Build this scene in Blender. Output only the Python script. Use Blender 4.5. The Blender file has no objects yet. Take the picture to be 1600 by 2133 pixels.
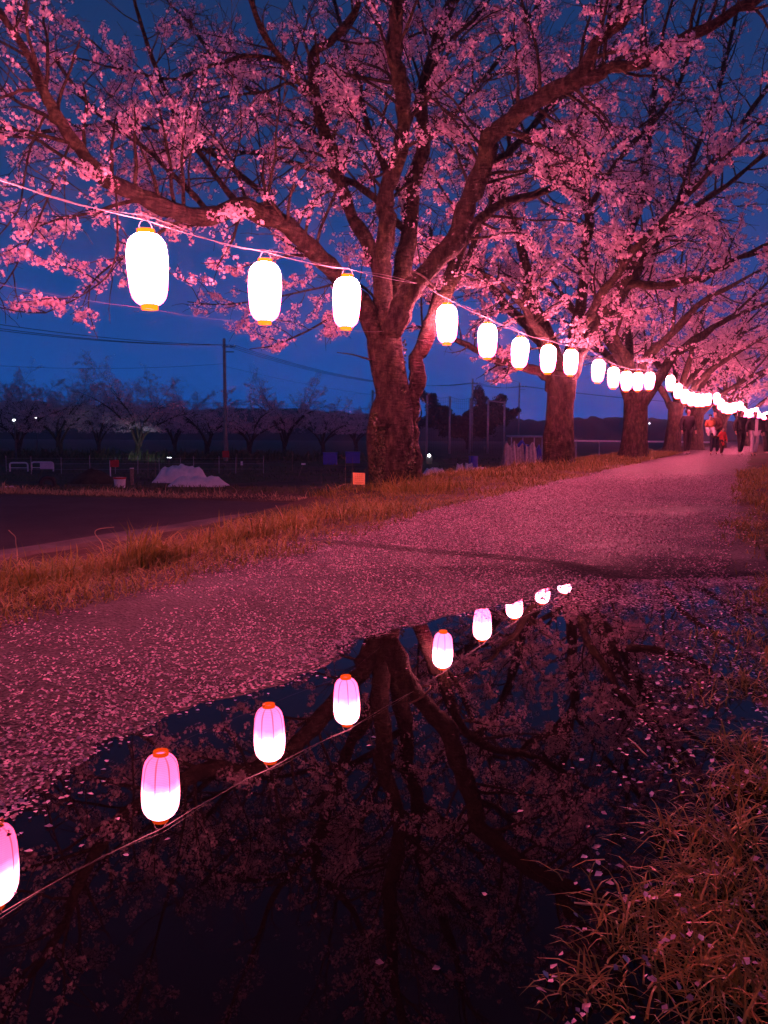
import bpy, bmesh, math, random
import numpy as np
from mathutils import Vector, Matrix

# ------------------------------------------------------------------ camera, sky, exposure
SC = bpy.context.scene
COL = SC.collection
F_PX, CX, CY = 1602.0, 800.0, 1066.5      # focal length and centre in photograph pixels
CAM_H = 0.72
PITCH, ROLL = math.radians(5.69), 0.0049

cam_data = bpy.data.cameras.new("camera")
cam_data.sensor_fit = 'VERTICAL'
cam_data.sensor_height = 36.0
cam_data.lens = 36.0 * F_PX / 2133.0
cam_data.clip_start = 0.02
cam_data.clip_end = 5000
cam = bpy.data.objects.new("camera", cam_data)
COL.objects.link(cam)
CAM_M = Matrix.Translation((0, 0, CAM_H)) @ Matrix.Rotation(math.pi / 2 - PITCH, 4, 'X') @ Matrix.Rotation(ROLL, 4, 'Z')
cam.matrix_world = CAM_M
SC.camera = cam

world = bpy.data.worlds.new("World")
SC.world = world
world.use_nodes = True
wn = world.node_tree
wn.nodes.clear()
w_out = wn.nodes.new("ShaderNodeOutputWorld")
w_bg = wn.nodes.new("ShaderNodeBackground")
w_sky = wn.nodes.new("ShaderNodeTexSky")
w_sky.sky_type = 'NISHITA'
w_sky.sun_disc = False
w_sky.sun_elevation = math.radians(-1.5)
w_sky.sun_rotation = math.radians(250)
w_sky.air_density = 1.0
w_sky.dust_density = 0.2
w_sky.ozone_density = 6.0
w_tint = wn.nodes.new("ShaderNodeMix")
w_tint.data_type = 'RGBA'
w_tint.blend_type = 'MULTIPLY'
w_tint.inputs[0].default_value = 1.0
w_tint.inputs[7].default_value = (0.62, 0.95, 1.25, 1)
wn.links.new(w_sky.outputs[0], w_tint.inputs[6])
# twilight: the blue-hour glow, brightest along the horizon and deepening overhead
w_tc = wn.nodes.new("ShaderNodeTexCoord")
w_sep = wn.nodes.new("ShaderNodeSeparateXYZ")
wn.links.new(w_tc.outputs["Generated"], w_sep.inputs[0])
w_mist = wn.nodes.new("ShaderNodeTexNoise")
w_mist.inputs["Scale"].default_value = 3.0
w_mist.inputs["Detail"].default_value = 4
wn.links.new(w_tc.outputs["Generated"], w_mist.inputs["Vector"])
w_add = wn.nodes.new("ShaderNodeMath"); w_add.operation = 'MULTIPLY_ADD'
w_add.inputs[1].default_value = 0.10
wn.links.new(w_mist.outputs[0], w_add.inputs[0]); wn.links.new(w_sep.outputs[2], w_add.inputs[2])
w_ramp = wn.nodes.new("ShaderNodeValToRGB")
el = w_ramp.color_ramp.elements
for _ in range(3): el.new(0.5)
for e_, (p_, c_) in zip(el, [(0.0, (0.006, 0.035, 0.14)), (0.05, (0.005, 0.105, 0.52)), (0.16, (0.011, 0.074, 0.35)), (0.36, (0.011, 0.042, 0.155)), (0.75, (0.006, 0.018, 0.058))]):
    e_.position = p_; e_.color = (*c_, 1)
wn.links.new(w_add.outputs[0], w_ramp.inputs[0])
w_mix = wn.nodes.new("ShaderNodeMix"); w_mix.data_type = 'RGBA'; w_mix.blend_type = 'ADD'
w_mix.inputs[0].default_value = 0.06
wn.links.new(w_ramp.outputs[0], w_mix.inputs[6]); wn.links.new(w_tint.outputs[2], w_mix.inputs[7])
wn.links.new(w_mix.outputs[2], w_bg.inputs[0])
w_bg.inputs[1].default_value = 1.0
wn.links.new(w_bg.outputs[0], w_out.inputs[0])

SC.view_settings.view_transform = 'Standard'
SC.view_settings.look = 'None'
SC.view_settings.exposure = 0.0
SC.view_settings.gamma = 1.0
SC.view_settings.use_curve_mapping = False
SC.render.engine = 'CYCLES'
cy = SC.cycles
cy.max_bounces = 5
cy.diffuse_bounces = 2
cy.glossy_bounces = 3
cy.transmission_bounces = 3
cy.transparent_max_bounces = 6
cy.caustics_reflective = False
cy.caustics_refractive = False
cy.use_light_tree = True
cy.sample_clamp_indirect = 4.0
cy.use_denoising = True
try:
    cy.denoiser = 'OPENIMAGEDENOISE'
    cy.denoising_input_passes = 'RGB_ALBEDO_NORMAL'
    cy.denoising_prefilter = 'ACCURATE'
except Exception:
    pass

rng = np.random.default_rng(11)
rnd = random.Random(5)

# ------------------------------------------------------------------ helpers
CAM_R = np.array(CAM_M.to_3x3())

def P(px, py, Y):
    """World point seen at photo pixel (px, py) at forward distance Y."""
    d = CAM_R @ np.array([(px - CX) / F_PX, -(py - CY) / F_PX, -1.0])
    d = d / d[1]
    return np.array([d[0] * Y, Y, CAM_H + d[2] * Y])

def project(pts):
    q = (np.asarray(pts) - np.array([0, 0, CAM_H])) @ CAM_R
    w = np.maximum(-q[:, 2], 1e-4)
    return CX + F_PX * q[:, 0] / w, CY - F_PX * q[:, 1] / w

_tab = np.random.default_rng(3).random((256, 256))

def vnoise(x, y, s=0):
    x = np.asarray(x, float) + 17.3 * s
    y = np.asarray(y, float) + 9.1 * s
    xi, yi = np.floor(x).astype(int), np.floor(y).astype(int)
    fx, fy = x - xi, y - yi
    fx, fy = fx * fx * (3 - 2 * fx), fy * fy * (3 - 2 * fy)
    a, b = _tab[xi & 255, yi & 255], _tab[(xi + 1) & 255, yi & 255]
    c, d = _tab[xi & 255, (yi + 1) & 255], _tab[(xi + 1) & 255, (yi + 1) & 255]
    return (a * (1 - fx) + b * fx) * (1 - fy) + (c * (1 - fx) + d * fx) * fy - 0.5

def fbm(x, y, s=0):
    return vnoise(x, y, s) + 0.5 * vnoise(2.1 * np.asarray(x), 2.1 * np.asarray(y), s + 1) + 0.25 * vnoise(4.3 * np.asarray(x), 4.3 * np.asarray(y), s + 2)

def link(name, me, mat=None, parent=None, smooth=False):
    o = bpy.data.objects.new(name, me)
    COL.objects.link(o)
    if mat is not None and len(me.materials) == 0:
        me.materials.append(mat)
    if smooth and len(me.polygons):
        me.polygons.foreach_set("use_smooth", np.ones(len(me.polygons), bool))
    if parent is not None:
        o.parent = parent
    return o

def np_mesh(name, V, F):
    """Mesh from an (n,3) vertex array and an (m,k) face array (k = 3 or 4)."""
    V = np.ascontiguousarray(V, np.float32)
    F = np.ascontiguousarray(F, np.int32)
    me = bpy.data.meshes.new(name)
    k = F.shape[1]
    me.vertices.add(len(V))
    me.vertices.foreach_set("co", V.ravel())
    me.loops.add(F.size)
    me.loops.foreach_set("vertex_index", F.ravel())
    me.polygons.add(len(F))
    me.polygons.foreach_set("loop_start", np.arange(0, F.size, k, dtype=np.int32))
    me.update(calc_edges=True)
    me.validate()
    return me

class Buf:
    """Collects quads / tris / tubes / boxes and makes ONE mesh."""
    def __init__(self):
        self.V, self.F, self.n = [], [], 0
    def add(self, V, F):
        V = np.asarray(V, float).reshape(-1, 3)
        self.V.append(V)
        for f in F:
            self.F.append(tuple(int(i) + self.n for i in f))
        self.n += len(V)
    def tube(self, pts, radii, sides=6, cap=True, rfun=None):
        pts = np.asarray(pts, float)
        n = len(pts)
        radii = np.full(n, radii, float) if np.isscalar(radii) else np.asarray(radii, float)
        T = np.gradient(pts, axis=0)
        T /= np.linalg.norm(T, axis=1)[:, None] + 1e-9
        up = np.array([0, 0, 1.0]) if abs(T[0][2]) < 0.9 else np.array([1.0, 0, 0])
        N = np.cross(T[0], up); N /= np.linalg.norm(N)
        Ns = [N]
        for i in range(1, n):
            N = N - T[i] * np.dot(N, T[i])
            N /= np.linalg.norm(N) + 1e-9
            Ns.append(N)
        Ns = np.array(Ns)
        Bs = np.cross(T, Ns)
        a = np.linspace(0, 2 * math.pi, sides, endpoint=False)
        rr = np.repeat(radii[:, None], sides, 1)
        if rfun is not None:
            rr = rr * rfun(a[None, :], np.linspace(0, 1, n)[:, None], pts)
        ring = pts[:, None, :] + rr[:, :, None] * (np.cos(a)[None, :, None] * Ns[:, None, :] + np.sin(a)[None, :, None] * Bs[:, None, :])
        F = []
        for i in range(n - 1):
            for j in range(sides):
                k = (j + 1) % sides
                F.append((i * sides + j, i * sides + k, (i + 1) * sides + k, (i + 1) * sides + j))
        if cap:
            F.append(tuple(range(sides))[::-1])
            F.append(tuple((n - 1) * sides + j for j in range(sides)))
        self.add(ring.reshape(-1, 3), F)
    def box(self, c, s, rot=None):
        v = np.array([[x, y, z] for x in (-.5, .5) for y in (-.5, .5) for z in (-.5, .5)]) * np.array(s)
        if rot is not None:
            v = v @ np.array(rot).T
        self.add(v + np.array(c), [(0, 1, 3, 2), (4, 6, 7, 5), (0, 4, 5, 1), (2, 3, 7, 6), (0, 2, 6, 4), (1, 5, 7, 3)])
    def lathe(self, prof, sides=16, c=(0, 0, 0)):
        prof = np.asarray(prof, float)
        a = np.linspace(0, 2 * math.pi, sides, endpoint=False)
        V = np.stack([prof[:, None, 0] * np.cos(a), prof[:, None, 0] * np.sin(a), np.repeat(prof[:, 1:2], sides, 1)], -1).reshape(-1, 3)
        F = []
        for i in range(len(prof) - 1):
            for j in range(sides):
                k = (j + 1) % sides
                F.append((i * sides + j, i * sides + k, (i + 1) * sides + k, (i + 1) * sides + j))
        self.add(V + np.array(c), F)
    def build(self, name, mat, parent=None, smooth=False):
        me = bpy.data.meshes.new(name)
        V = np.concatenate(self.V) if self.V else np.zeros((0, 3))
        me.from_pydata(V.tolist(), [], self.F)
        me.update()
        return link(name, me, mat, parent, smooth)

def tag(o, label=None, cat=None, group=None, kind=None):
    if label: o["label"] = label
    if cat: o["category"] = cat
    if group: o["group"] = group
    if kind: o["kind"] = kind
    return o

def thing(name, label, cat, loc=(0, 0, 0), rz=0.0, group=None):
    o = bpy.data.objects.new(name, None)
    o.empty_display_size = 0.1
    COL.objects.link(o)
    o.location = tuple(float(v) for v in loc)
    o.rotation_euler = (0, 0, rz)
    return tag(o, label, cat, group)

def dup(root, loc, rz, label, group=None):
    r = root.copy(); COL.objects.link(r)
    r.location = tuple(float(v) for v in loc); r.rotation_euler = (0, 0, rz)
    tag(r, label, None, group)
    for ch in list(root.children):
        c = ch.copy(); COL.objects.link(c); c.parent = r
        for g in ch.children:
            d = g.copy(); COL.objects.link(d); d.parent = c
    return r

# ------------------------------------------------------------------ materials
def new_mat(name):
    m = bpy.data.materials.new(name)
    m.use_nodes = True
    nt = m.node_tree
    nt.nodes.clear()
    out = nt.nodes.new("ShaderNodeOutputMaterial")
    return m, nt, out

def N(nt, t, **kw):
    n = nt.nodes.new(t)
    for k, v in kw.items():
        setattr(n, k, v)
    return n

def ramp(nt, fac, stops):
    r = N(nt, "ShaderNodeValToRGB")
    el = r.color_ramp.elements
    while len(el) < len(stops):
        el.new(0.5)
    for e, (p, c) in zip(el, stops):
        e.position = p
        e.color = (c[0], c[1], c[2], 1)
    nt.links.new(fac, r.inputs[0])
    return r.outputs[0]

def noisy(name, c1, c2, scale=4.0, rough=0.8, bump=0.0, bscale=None, detail=6, c3=None, spec=0.3, stretch=None):
    m, nt, out = new_mat(name)
    b = N(nt, "ShaderNodeBsdfPrincipled")
    tc = N(nt, "ShaderNodeTexCoord")
    src = tc.outputs["Object"]
    if stretch:
        mp = N(nt, "ShaderNodeMapping")
        mp.inputs["Scale"].default_value = stretch
        nt.links.new(src, mp.inputs[0]); src = mp.outputs[0]
    n = N(nt, "ShaderNodeTexNoise")
    n.inputs["Scale"].default_value = scale
    n.inputs["Detail"].default_value = detail
    n.inputs["Roughness"].default_value = 0.65
    nt.links.new(src, n.inputs["Vector"])
    st = [(0.32, c1), (0.68, c2)] if c3 is None else [(0.3, c1), (0.5, c2), (0.72, c3)]
    nt.links.new(ramp(nt, n.outputs[0], st), b.inputs["Base Color"])
    b.inputs["Roughness"].default_value = rough
    b.inputs["Specular IOR Level"].default_value = spec
    if bump:
        n2 = N(nt, "ShaderNodeTexNoise")
        n2.inputs["Scale"].default_value = bscale or scale * 6
        n2.inputs["Detail"].default_value = 8
        nt.links.new(src, n2.inputs["Vector"])
        bp = N(nt, "ShaderNodeBump")
        bp.inputs["Strength"].default_value = bump
        bp.inputs["Distance"].default_value = 0.02
        nt.links.new(n2.outputs[0], bp.inputs["Height"])
        nt.links.new(bp.outputs[0], b.inputs["Normal"])
    nt.links.new(b.outputs[0], out.inputs[0])
    return m

def leafy(name, cols, rough=0.5, trans=0.35, spec=0.3):
    """Thin leaves / blades / petals: colour varies per piece, some light passes through."""
    m, nt, out = new_mat(name)
    g = N(nt, "ShaderNodeNewGeometry")
    k = len(cols)
    c = ramp(nt, g.outputs["Random Per Island"], [(i / max(1, k - 1), col) for i, col in enumerate(cols)])
    b = N(nt, "ShaderNodeBsdfPrincipled")
    b.inputs["Roughness"].default_value = rough
    b.inputs["Specular IOR Level"].default_value = spec
    t = N(nt, "ShaderNodeBsdfTranslucent")
    mx = N(nt, "ShaderNodeMixShader")
    mx.inputs[0].default_value = trans
    nt.links.new(c, b.inputs["Base Color"])
    nt.links.new(c, t.inputs[0])
    nt.links.new(b.outputs[0], mx.inputs[1])
    nt.links.new(t.outputs[0], mx.inputs[2])
    nt.links.new(mx.outputs[0], out.inputs[0])
    return m

def emit(name, col, strength):
    m, nt, out = new_mat(name)
    e = N(nt, "ShaderNodeEmission")
    e.inputs[0].default_value = (*col, 1)
    e.inputs[1].default_value = strength
    nt.links.new(e.outputs[0], out.inputs[0])
    return m

def bark_material():
    m, nt, out = new_mat("cherry_bark")
    tc = N(nt, "ShaderNodeTexCoord")
    mp = N(nt, "ShaderNodeMapping"); mp.inputs["Scale"].default_value = (1, 1, 0.42)
    nt.links.new(tc.outputs["Object"], mp.inputs[0])
    n1 = N(nt, "ShaderNodeTexNoise"); n1.inputs["Scale"].default_value = 14; n1.inputs["Detail"].default_value = 9; n1.inputs["Roughness"].default_value = 0.7
    nt.links.new(mp.outputs[0], n1.inputs["Vector"])
    n2 = N(nt, "ShaderNodeTexNoise"); n2.inputs["Scale"].default_value = 3.2; n2.inputs["Detail"].default_value = 4
    nt.links.new(tc.outputs["Object"], n2.inputs["Vector"])
    mp2 = N(nt, "ShaderNodeMapping"); mp2.inputs["Scale"].default_value = (1, 1, 5)
    nt.links.new(tc.outputs["Object"], mp2.inputs[0])
    n3 = N(nt, "ShaderNodeTexNoise"); n3.inputs["Scale"].default_value = 9; n3.inputs["Detail"].default_value = 6
    nt.links.new(mp2.outputs[0], n3.inputs["Vector"])
    c1 = ramp(nt, n1.outputs[0], [(0.36, (0.010, 0.007, 0.006)), (0.50, (0.050, 0.036, 0.027)), (0.72, (0.145, 0.105, 0.078))])
    c2 = ramp(nt, n2.outputs[0], [(0.45, (1, 1, 1)), (0.62, (1.0, 1.15, 0.8))])
    mu = N(nt, "ShaderNodeMix", data_type='RGBA', blend_type='MULTIPLY'); mu.inputs[0].default_value = 1
    nt.links.new(c1, mu.inputs[6]); nt.links.new(c2, mu.inputs[7])
    b = N(nt, "ShaderNodeBsdfPrincipled"); b.inputs["Roughness"].default_value = 0.75; b.inputs["Specular IOR Level"].default_value = 0.25
    nt.links.new(mu.outputs[2], b.inputs["Base Color"])
    ad = N(nt, "ShaderNodeMath", operation='ADD')
    nt.links.new(n1.outputs[0], ad.inputs[0]); nt.links.new(n3.outputs[0], ad.inputs[1])
    bp = N(nt, "ShaderNodeBump"); bp.inputs["Strength"].default_value = 1.0; bp.inputs["Distance"].default_value = 0.06
    nt.links.new(ad.outputs[0], bp.inputs["Height"]); nt.links.new(bp.outputs[0], b.inputs["Normal"])
    nt.links.new(b.outputs[0], out.inputs[0])
    return m

def path_material():
    """Wet asphalt; beyond the modelled petals the material carries on with petal flecks."""
    m, nt, out = new_mat("wet_asphalt")
    tc = N(nt, "ShaderNodeTexCoord"); src = tc.outputs["Object"]
    v = N(nt, "ShaderNodeTexVoronoi"); v.inputs["Scale"].default_value = 95
    nt.links.new(src, v.inputs["Vector"])
    n = N(nt, "ShaderNodeTexNoise"); n.inputs["Scale"].default_value = 1.3; n.inputs["Detail"].default_value = 6
    nt.links.new(src, n.inputs["Vector"])
    base = ramp(nt, v.outputs["Color"], [(0.0, (0.010, 0.009, 0.009)), (0.6, (0.028, 0.026, 0.025)), (1.0, (0.085, 0.078, 0.076))])
    vp = N(nt, "ShaderNodeTexVoronoi"); vp.inputs["Scale"].default_value = 70
    nt.links.new(src, vp.inputs["Vector"])
    sep = N(nt, "ShaderNodeSeparateColor"); nt.links.new(vp.outputs["Color"], sep.inputs[0])
    lt = N(nt, "ShaderNodeMath", operation='LESS_THAN'); lt.inputs[1].default_value = 0.42
    nt.links.new(vp.outputs["Distance"], lt.inputs[0])
    add = N(nt, "ShaderNodeMath", operation='MULTIPLY_ADD'); add.inputs[1].default_value = 0.9; add.inputs[2].default_value = -0.16
    nt.links.new(n.outputs[0], add.inputs[0])
    th = N(nt, "ShaderNodeMath", operation='LESS_THAN')
    nt.links.new(sep.outputs[0], th.inputs[0]); nt.links.new(add.outputs[0], th.inputs[1])
    mk = N(nt, "ShaderNodeMath", operation='MULTIPLY')
    nt.links.new(lt.outputs[0], mk.inputs[0])
    sy = N(nt, "ShaderNodeSeparateXYZ"); nt.links.new(src, sy.inputs[0])
    lod = N(nt, "ShaderNodeMapRange"); lod.inputs[1].default_value = 8.0; lod.inputs[2].default_value = 14.0
    nt.links.new(sy.outputs[1], lod.inputs[0])        # nearer petals are modelled one by one
    mk0 = N(nt, "ShaderNodeMath", operation='MULTIPLY')
    nt.links.new(th.outputs[0], mk0.inputs[0]); nt.links.new(lod.outputs[0], mk0.inputs[1])
    nt.links.new(mk0.outputs[0], mk.inputs[1])
    mx = N(nt, "ShaderNodeMix", data_type='RGBA')
    nt.links.new(mk.outputs[0], mx.inputs[0]); nt.links.new(base, mx.inputs[6])
    mx.inputs[7].default_value = (0.66, 0.48, 0.52, 1)
    b = N(nt, "ShaderNodeBsdfPrincipled")
    nt.links.new(mx.outputs[2], b.inputs["Base Color"])
    rr = N(nt, "ShaderNodeMapRange"); rr.inputs[1].default_value = 0.3; rr.inputs[2].default_value = 0.7; rr.inputs[3].default_value = 0.48; rr.inputs[4].default_value = 0.72
    nt.links.new(n.outputs[0], rr.inputs[0]); nt.links.new(rr.outputs[0], b.inputs["Roughness"])
    b.inputs["Specular IOR Level"].default_value = 0.32
    bp = N(nt, "ShaderNodeBump"); bp.inputs["Strength"].default_value = 1.0; bp.inputs["Distance"].default_value = 0.010
    ad = N(nt, "ShaderNodeMath", operation='ADD')
    nt.links.new(v.outputs["Distance"], ad.inputs[0]); nt.links.new(vp.outputs["Distance"], ad.inputs[1])
    nt.links.new(ad.outputs[0], bp.inputs["Height"]); nt.links.new(bp.outputs[0], b.inputs["Normal"])
    nt.links.new(b.outputs[0], out.inputs[0])
    return m

def lantern_material():
    """Paper lantern lit from inside: white upper half, pink lower half with magenta petal stripes, fine hoops."""
    m, nt, out = new_mat("lantern_paper")
    tc = N(nt, "ShaderNodeTexCoord")
    sp = N(nt, "ShaderNodeSeparateXYZ"); nt.links.new(tc.outputs["Object"], sp.inputs[0])
    z = sp.outputs[2]                       # body runs from -0.25 to 0.25
    nz = N(nt, "ShaderNodeTexNoise"); nz.inputs["Scale"].default_value = 9; nt.links.new(tc.outputs["Object"], nz.inputs["Vector"])
    zz = N(nt, "ShaderNodeMath", operation='MULTIPLY_ADD'); zz.inputs[1].default_value = 0.10
    nt.links.new(nz.outputs[0], zz.inputs[0]); nt.links.new(z, zz.inputs[2])
    mr = N(nt, "ShaderNodeMapRange"); mr.inputs[1].default_value = -0.20; mr.inputs[2].default_value = 0.19
    nt.links.new(zz.outputs[0], mr.inputs[0])
    col = ramp(nt, mr.outputs[0], [(0.0, (0.18, 0.010, 0.030)), (0.45, (0.25, 0.0155, 0.044)), (0.60, (0.40, 0.035, 0.085)), (0.80, (1.0, 0.155, 0.255)), (1.0, (1.0, 0.165, 0.265))])
    at = N(nt, "ShaderNodeMath", operation='ARCTAN2')
    nt.links.new(sp.outputs[1], at.inputs[0]); nt.links.new(sp.outputs[0], at.inputs[1])
    fr = N(nt, "ShaderNodeMath", operation='MULTIPLY'); fr.inputs[1].default_value = 8 / (2 * math.pi)
    nt.links.new(at.outputs[0], fr.inputs[0])
    pp = N(nt, "ShaderNodeMath", operation='PINGPONG'); pp.inputs[1].default_value = 0.5
    nt.links.new(fr.outputs[0], pp.inputs[0])
    wd = N(nt, "ShaderNodeMapRange"); wd.inputs[1].default_value = -0.24; wd.inputs[2].default_value = 0.10; wd.inputs[3].default_value = 0.085; wd.inputs[4].default_value = 0.0
    nt.links.new(z, wd.inputs[0])
    ls = N(nt, "ShaderNodeMath", operation='LESS_THAN'); nt.links.new(pp.outputs[0], ls.inputs[0]); nt.links.new(wd.outputs[0], ls.inputs[1])
    mx = N(nt, "ShaderNodeMix", data_type='RGBA'); nt.links.new(ls.outputs[0], mx.inputs[0]); nt.links.new(col, mx.inputs[6])
    mx.inputs[7].default_value = (0.065, 0.0055, 0.013, 1)
    hp = N(nt, "ShaderNodeMath", operation='MULTIPLY'); hp.inputs[1].default_value = 2 * math.pi / 0.0125; nt.links.new(z, hp.inputs[0])
    sn = N(nt, "ShaderNodeMath", operation='SINE'); nt.links.new(hp.outputs[0], sn.inputs[0])
    st = N(nt, "ShaderNodeMath", operation='MULTIPLY_ADD'); st.inputs[1].default_value = LANTERN_POWER * 0.12; st.inputs[2].default_value = LANTERN_POWER
    nt.links.new(sn.outputs[0], st.inputs[0])
    e = N(nt, "ShaderNodeEmission"); nt.links.new(mx.outputs[2], e.inputs[0]); nt.links.new(st.outputs[0], e.inputs[1])
    nt.links.new(e.outputs[0], out.inputs[0])
    return m

LANTERN_POWER = 225.0
M = {}
M["bark"] = bark_material()
M["path"] = path_material()
M["paper"] = lantern_material()
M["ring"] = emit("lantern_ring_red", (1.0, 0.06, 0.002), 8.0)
M["petal"] = leafy("blossom_petal", [(0.78, 0.58, 0.62), (0.85, 0.68, 0.71), (0.88, 0.76, 0.77), (0.82, 0.62, 0.66)], 0.6, 0.3, 0.2)
M["fallen"] = leafy("fallen_petal", [(0.22, 0.13, 0.14), (0.45, 0.28, 0.31), (0.62, 0.42, 0.46), (0.70, 0.52, 0.55), (0.82, 0.66, 0.68)], 0.42, 0.12, 0.35)
M["grass"] = leafy("verge_grass", [(0.26, 0.23, 0.035), (0.34, 0.28, 0.05), (0.11, 0.17, 0.025), (0.44, 0.34, 0.08), (0.17, 0.21, 0.03), (0.38, 0.24, 0.06)], 0.45, 0.25, 0.35)
M["bank"] = leafy("bank_grass_blade", [(0.28, 0.20, 0.035), (0.40, 0.29, 0.06), (0.12, 0.13, 0.02), (0.50, 0.30, 0.08), (0.18, 0.12, 0.02), (0.22, 0.23, 0.03), (0.08, 0.09, 0.02)], 0.4, 0.25, 0.4)
M["straw"] = leafy("dry_straw", [(0.42, 0.31, 0.15), (0.58, 0.46, 0.26), (0.34, 0.24, 0.11)], 0.7, 0.2, 0.2)
M["weed"] = leafy("field_weed", [(0.05, 0.08, 0.025), (0.09, 0.11, 0.04), (0.14, 0.12, 0.06)], 0.6, 0.2, 0.2)
M["ivy"] = leafy("ivy_leaf", [(0.04, 0.05, 0.015), (0.07, 0.075, 0.025), (0.12, 0.10, 0.045)], 0.35, 0.15, 0.5)
M["soil"] = noisy("verge_soil", (0.035, 0.025, 0.015), (0.10, 0.075, 0.04), 2.5, 0.85, 0.6, 40)
M["lot"] = noisy("dark_asphalt", (0.032, 0.028, 0.027), (0.058, 0.05, 0.048), 1.2, 0.8, 0.4, 120)
M["concrete"] = noisy("worn_concrete", (0.09, 0.082, 0.075), (0.17, 0.155, 0.14), 2.0, 0.85, 0.4, 50)
M["net"] = noisy("row_cover_net", (0.70, 0.69, 0.69), (0.86, 0.85, 0.85), 6, 0.7, 0.3, 60)
M["net_dim"] = noisy("grey_net", (0.26, 0.25, 0.26), (0.42, 0.41, 0.42), 9, 0.75, 0.4, 60)
M["white"] = noisy("white_paint", (0.66, 0.66, 0.65), (0.80, 0.80, 0.79), 8, 0.5)
M["grey"] = noisy("galvanised_grey", (0.28, 0.28, 0.29), (0.42, 0.42, 0.43), 6, 0.5)
M["pole"] = noisy("pole_concrete", (0.22, 0.21, 0.20), (0.34, 0.33, 0.32), 4, 0.8)
M["steel"] = noisy("dark_steel", (0.06, 0.06, 0.065), (0.11, 0.11, 0.115), 9, 0.5)
M["cable"] = noisy("black_cable", (0.015, 0.015, 0.016), (0.03, 0.03, 0.03), 9, 0.5)
M["cord"] = noisy("white_cord", (0.34, 0.33, 0.32), (0.48, 0.47, 0.46), 40, 0.55)
M["wood"] = noisy("weathered_wood", (0.16, 0.12, 0.08), (0.30, 0.24, 0.18), 12, 0.8, 0.3)
M["yellow"] = noisy("sign_yellow", (0.72, 0.42, 0.12), (0.82, 0.52, 0.18), 5, 0.5)
M["ink"] = noisy("sign_ink", (0.42, 0.16, 0.04), (0.52, 0.22, 0.06), 20, 0.6)
M["blue"] = noisy("blue_plastic", (0.03, 0.05, 0.42), (0.05, 0.08, 0.55), 6, 0.4)
M["red"] = noisy("red_plastic", (0.45, 0.03, 0.02), (0.6, 0.06, 0.04), 6, 0.45)
M["pinkpaper"] = noisy("pale_sheet", (0.66, 0.52, 0.62), (0.78, 0.62, 0.72), 6, 0.6)
M["rubber"] = noisy("tyre_rubber", (0.02, 0.02, 0.02), (0.045, 0.045, 0.045), 9, 0.7)
M["wood_dark"] = noisy("far_wood", (0.012, 0.016, 0.010), (0.035, 0.042, 0.025), 0.35, 0.9)
M["wood_leaf"] = leafy("dark_foliage", [(0.03, 0.035, 0.02), (0.06, 0.06, 0.035), (0.045, 0.04, 0.03)], 0.7, 0.1, 0.1)
M["skin"] = noisy("skin", (0.27, 0.17, 0.125), (0.34, 0.22, 0.16), 20, 0.5)
M["hair"] = noisy("dark_hair", (0.01, 0.008, 0.007), (0.03, 0.024, 0.02), 30, 0.45)
M["black_cloth"] = noisy("black_cloth", (0.012, 0.012, 0.014), (0.03, 0.03, 0.034), 14, 0.85)
M["brown_cloth"] = noisy("brown_cloth", (0.07, 0.035, 0.025), (0.12, 0.06, 0.045), 14, 0.85)
M["navy_cloth"] = noisy("navy_cloth", (0.02, 0.022, 0.04), (0.04, 0.042, 0.07), 14, 0.85)
M["red_cloth"] = noisy("red_cloth", (0.55, 0.03, 0.025), (0.72, 0.06, 0.05), 14, 0.8)
M["orange_cloth"] = noisy("orange_cloth", (0.60, 0.17, 0.04), (0.72, 0.24, 0.07), 14, 0.8)
M["pale_cloth"] = noisy("pale_cloth", (0.55, 0.50, 0.48), (0.68, 0.63, 0.60), 14, 0.85)
M["shoe"] = noisy("pale_shoe", (0.5, 0.48, 0.46), (0.65, 0.63, 0.6), 14, 0.6)
M["lamp_white"] = emit("lamp_white", (0.9, 0.95, 1.0), 12.0)

def water_material():
    m, nt, out = new_mat("puddle_water")
    b = N(nt, "ShaderNodeBsdfPrincipled")
    b.inputs["Base Color"].default_value = (0.006, 0.005, 0.005, 1)
    b.inputs["Roughness"].default_value = 0.0
    b.inputs["IOR"].default_value = 1.33
    n = N(nt, "ShaderNodeTexNoise"); n.inputs["Scale"].default_value = 3.0; n.inputs["Detail"].default_value = 2
    tc = N(nt, "ShaderNodeTexCoord"); nt.links.new(tc.outputs["Object"], n.inputs["Vector"])
    bp = N(nt, "ShaderNodeBump"); bp.inputs["Strength"].default_value = 0.02; bp.inputs["Distance"].default_value = 0.004
    nt.links.new(n.outputs[0], bp.inputs["Height"]); nt.links.new(bp.outputs[0], b.inputs["Normal"])
    nt.links.new(b.outputs[0], out.inputs[0])
    return m
M["water"] = water_material()

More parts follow.
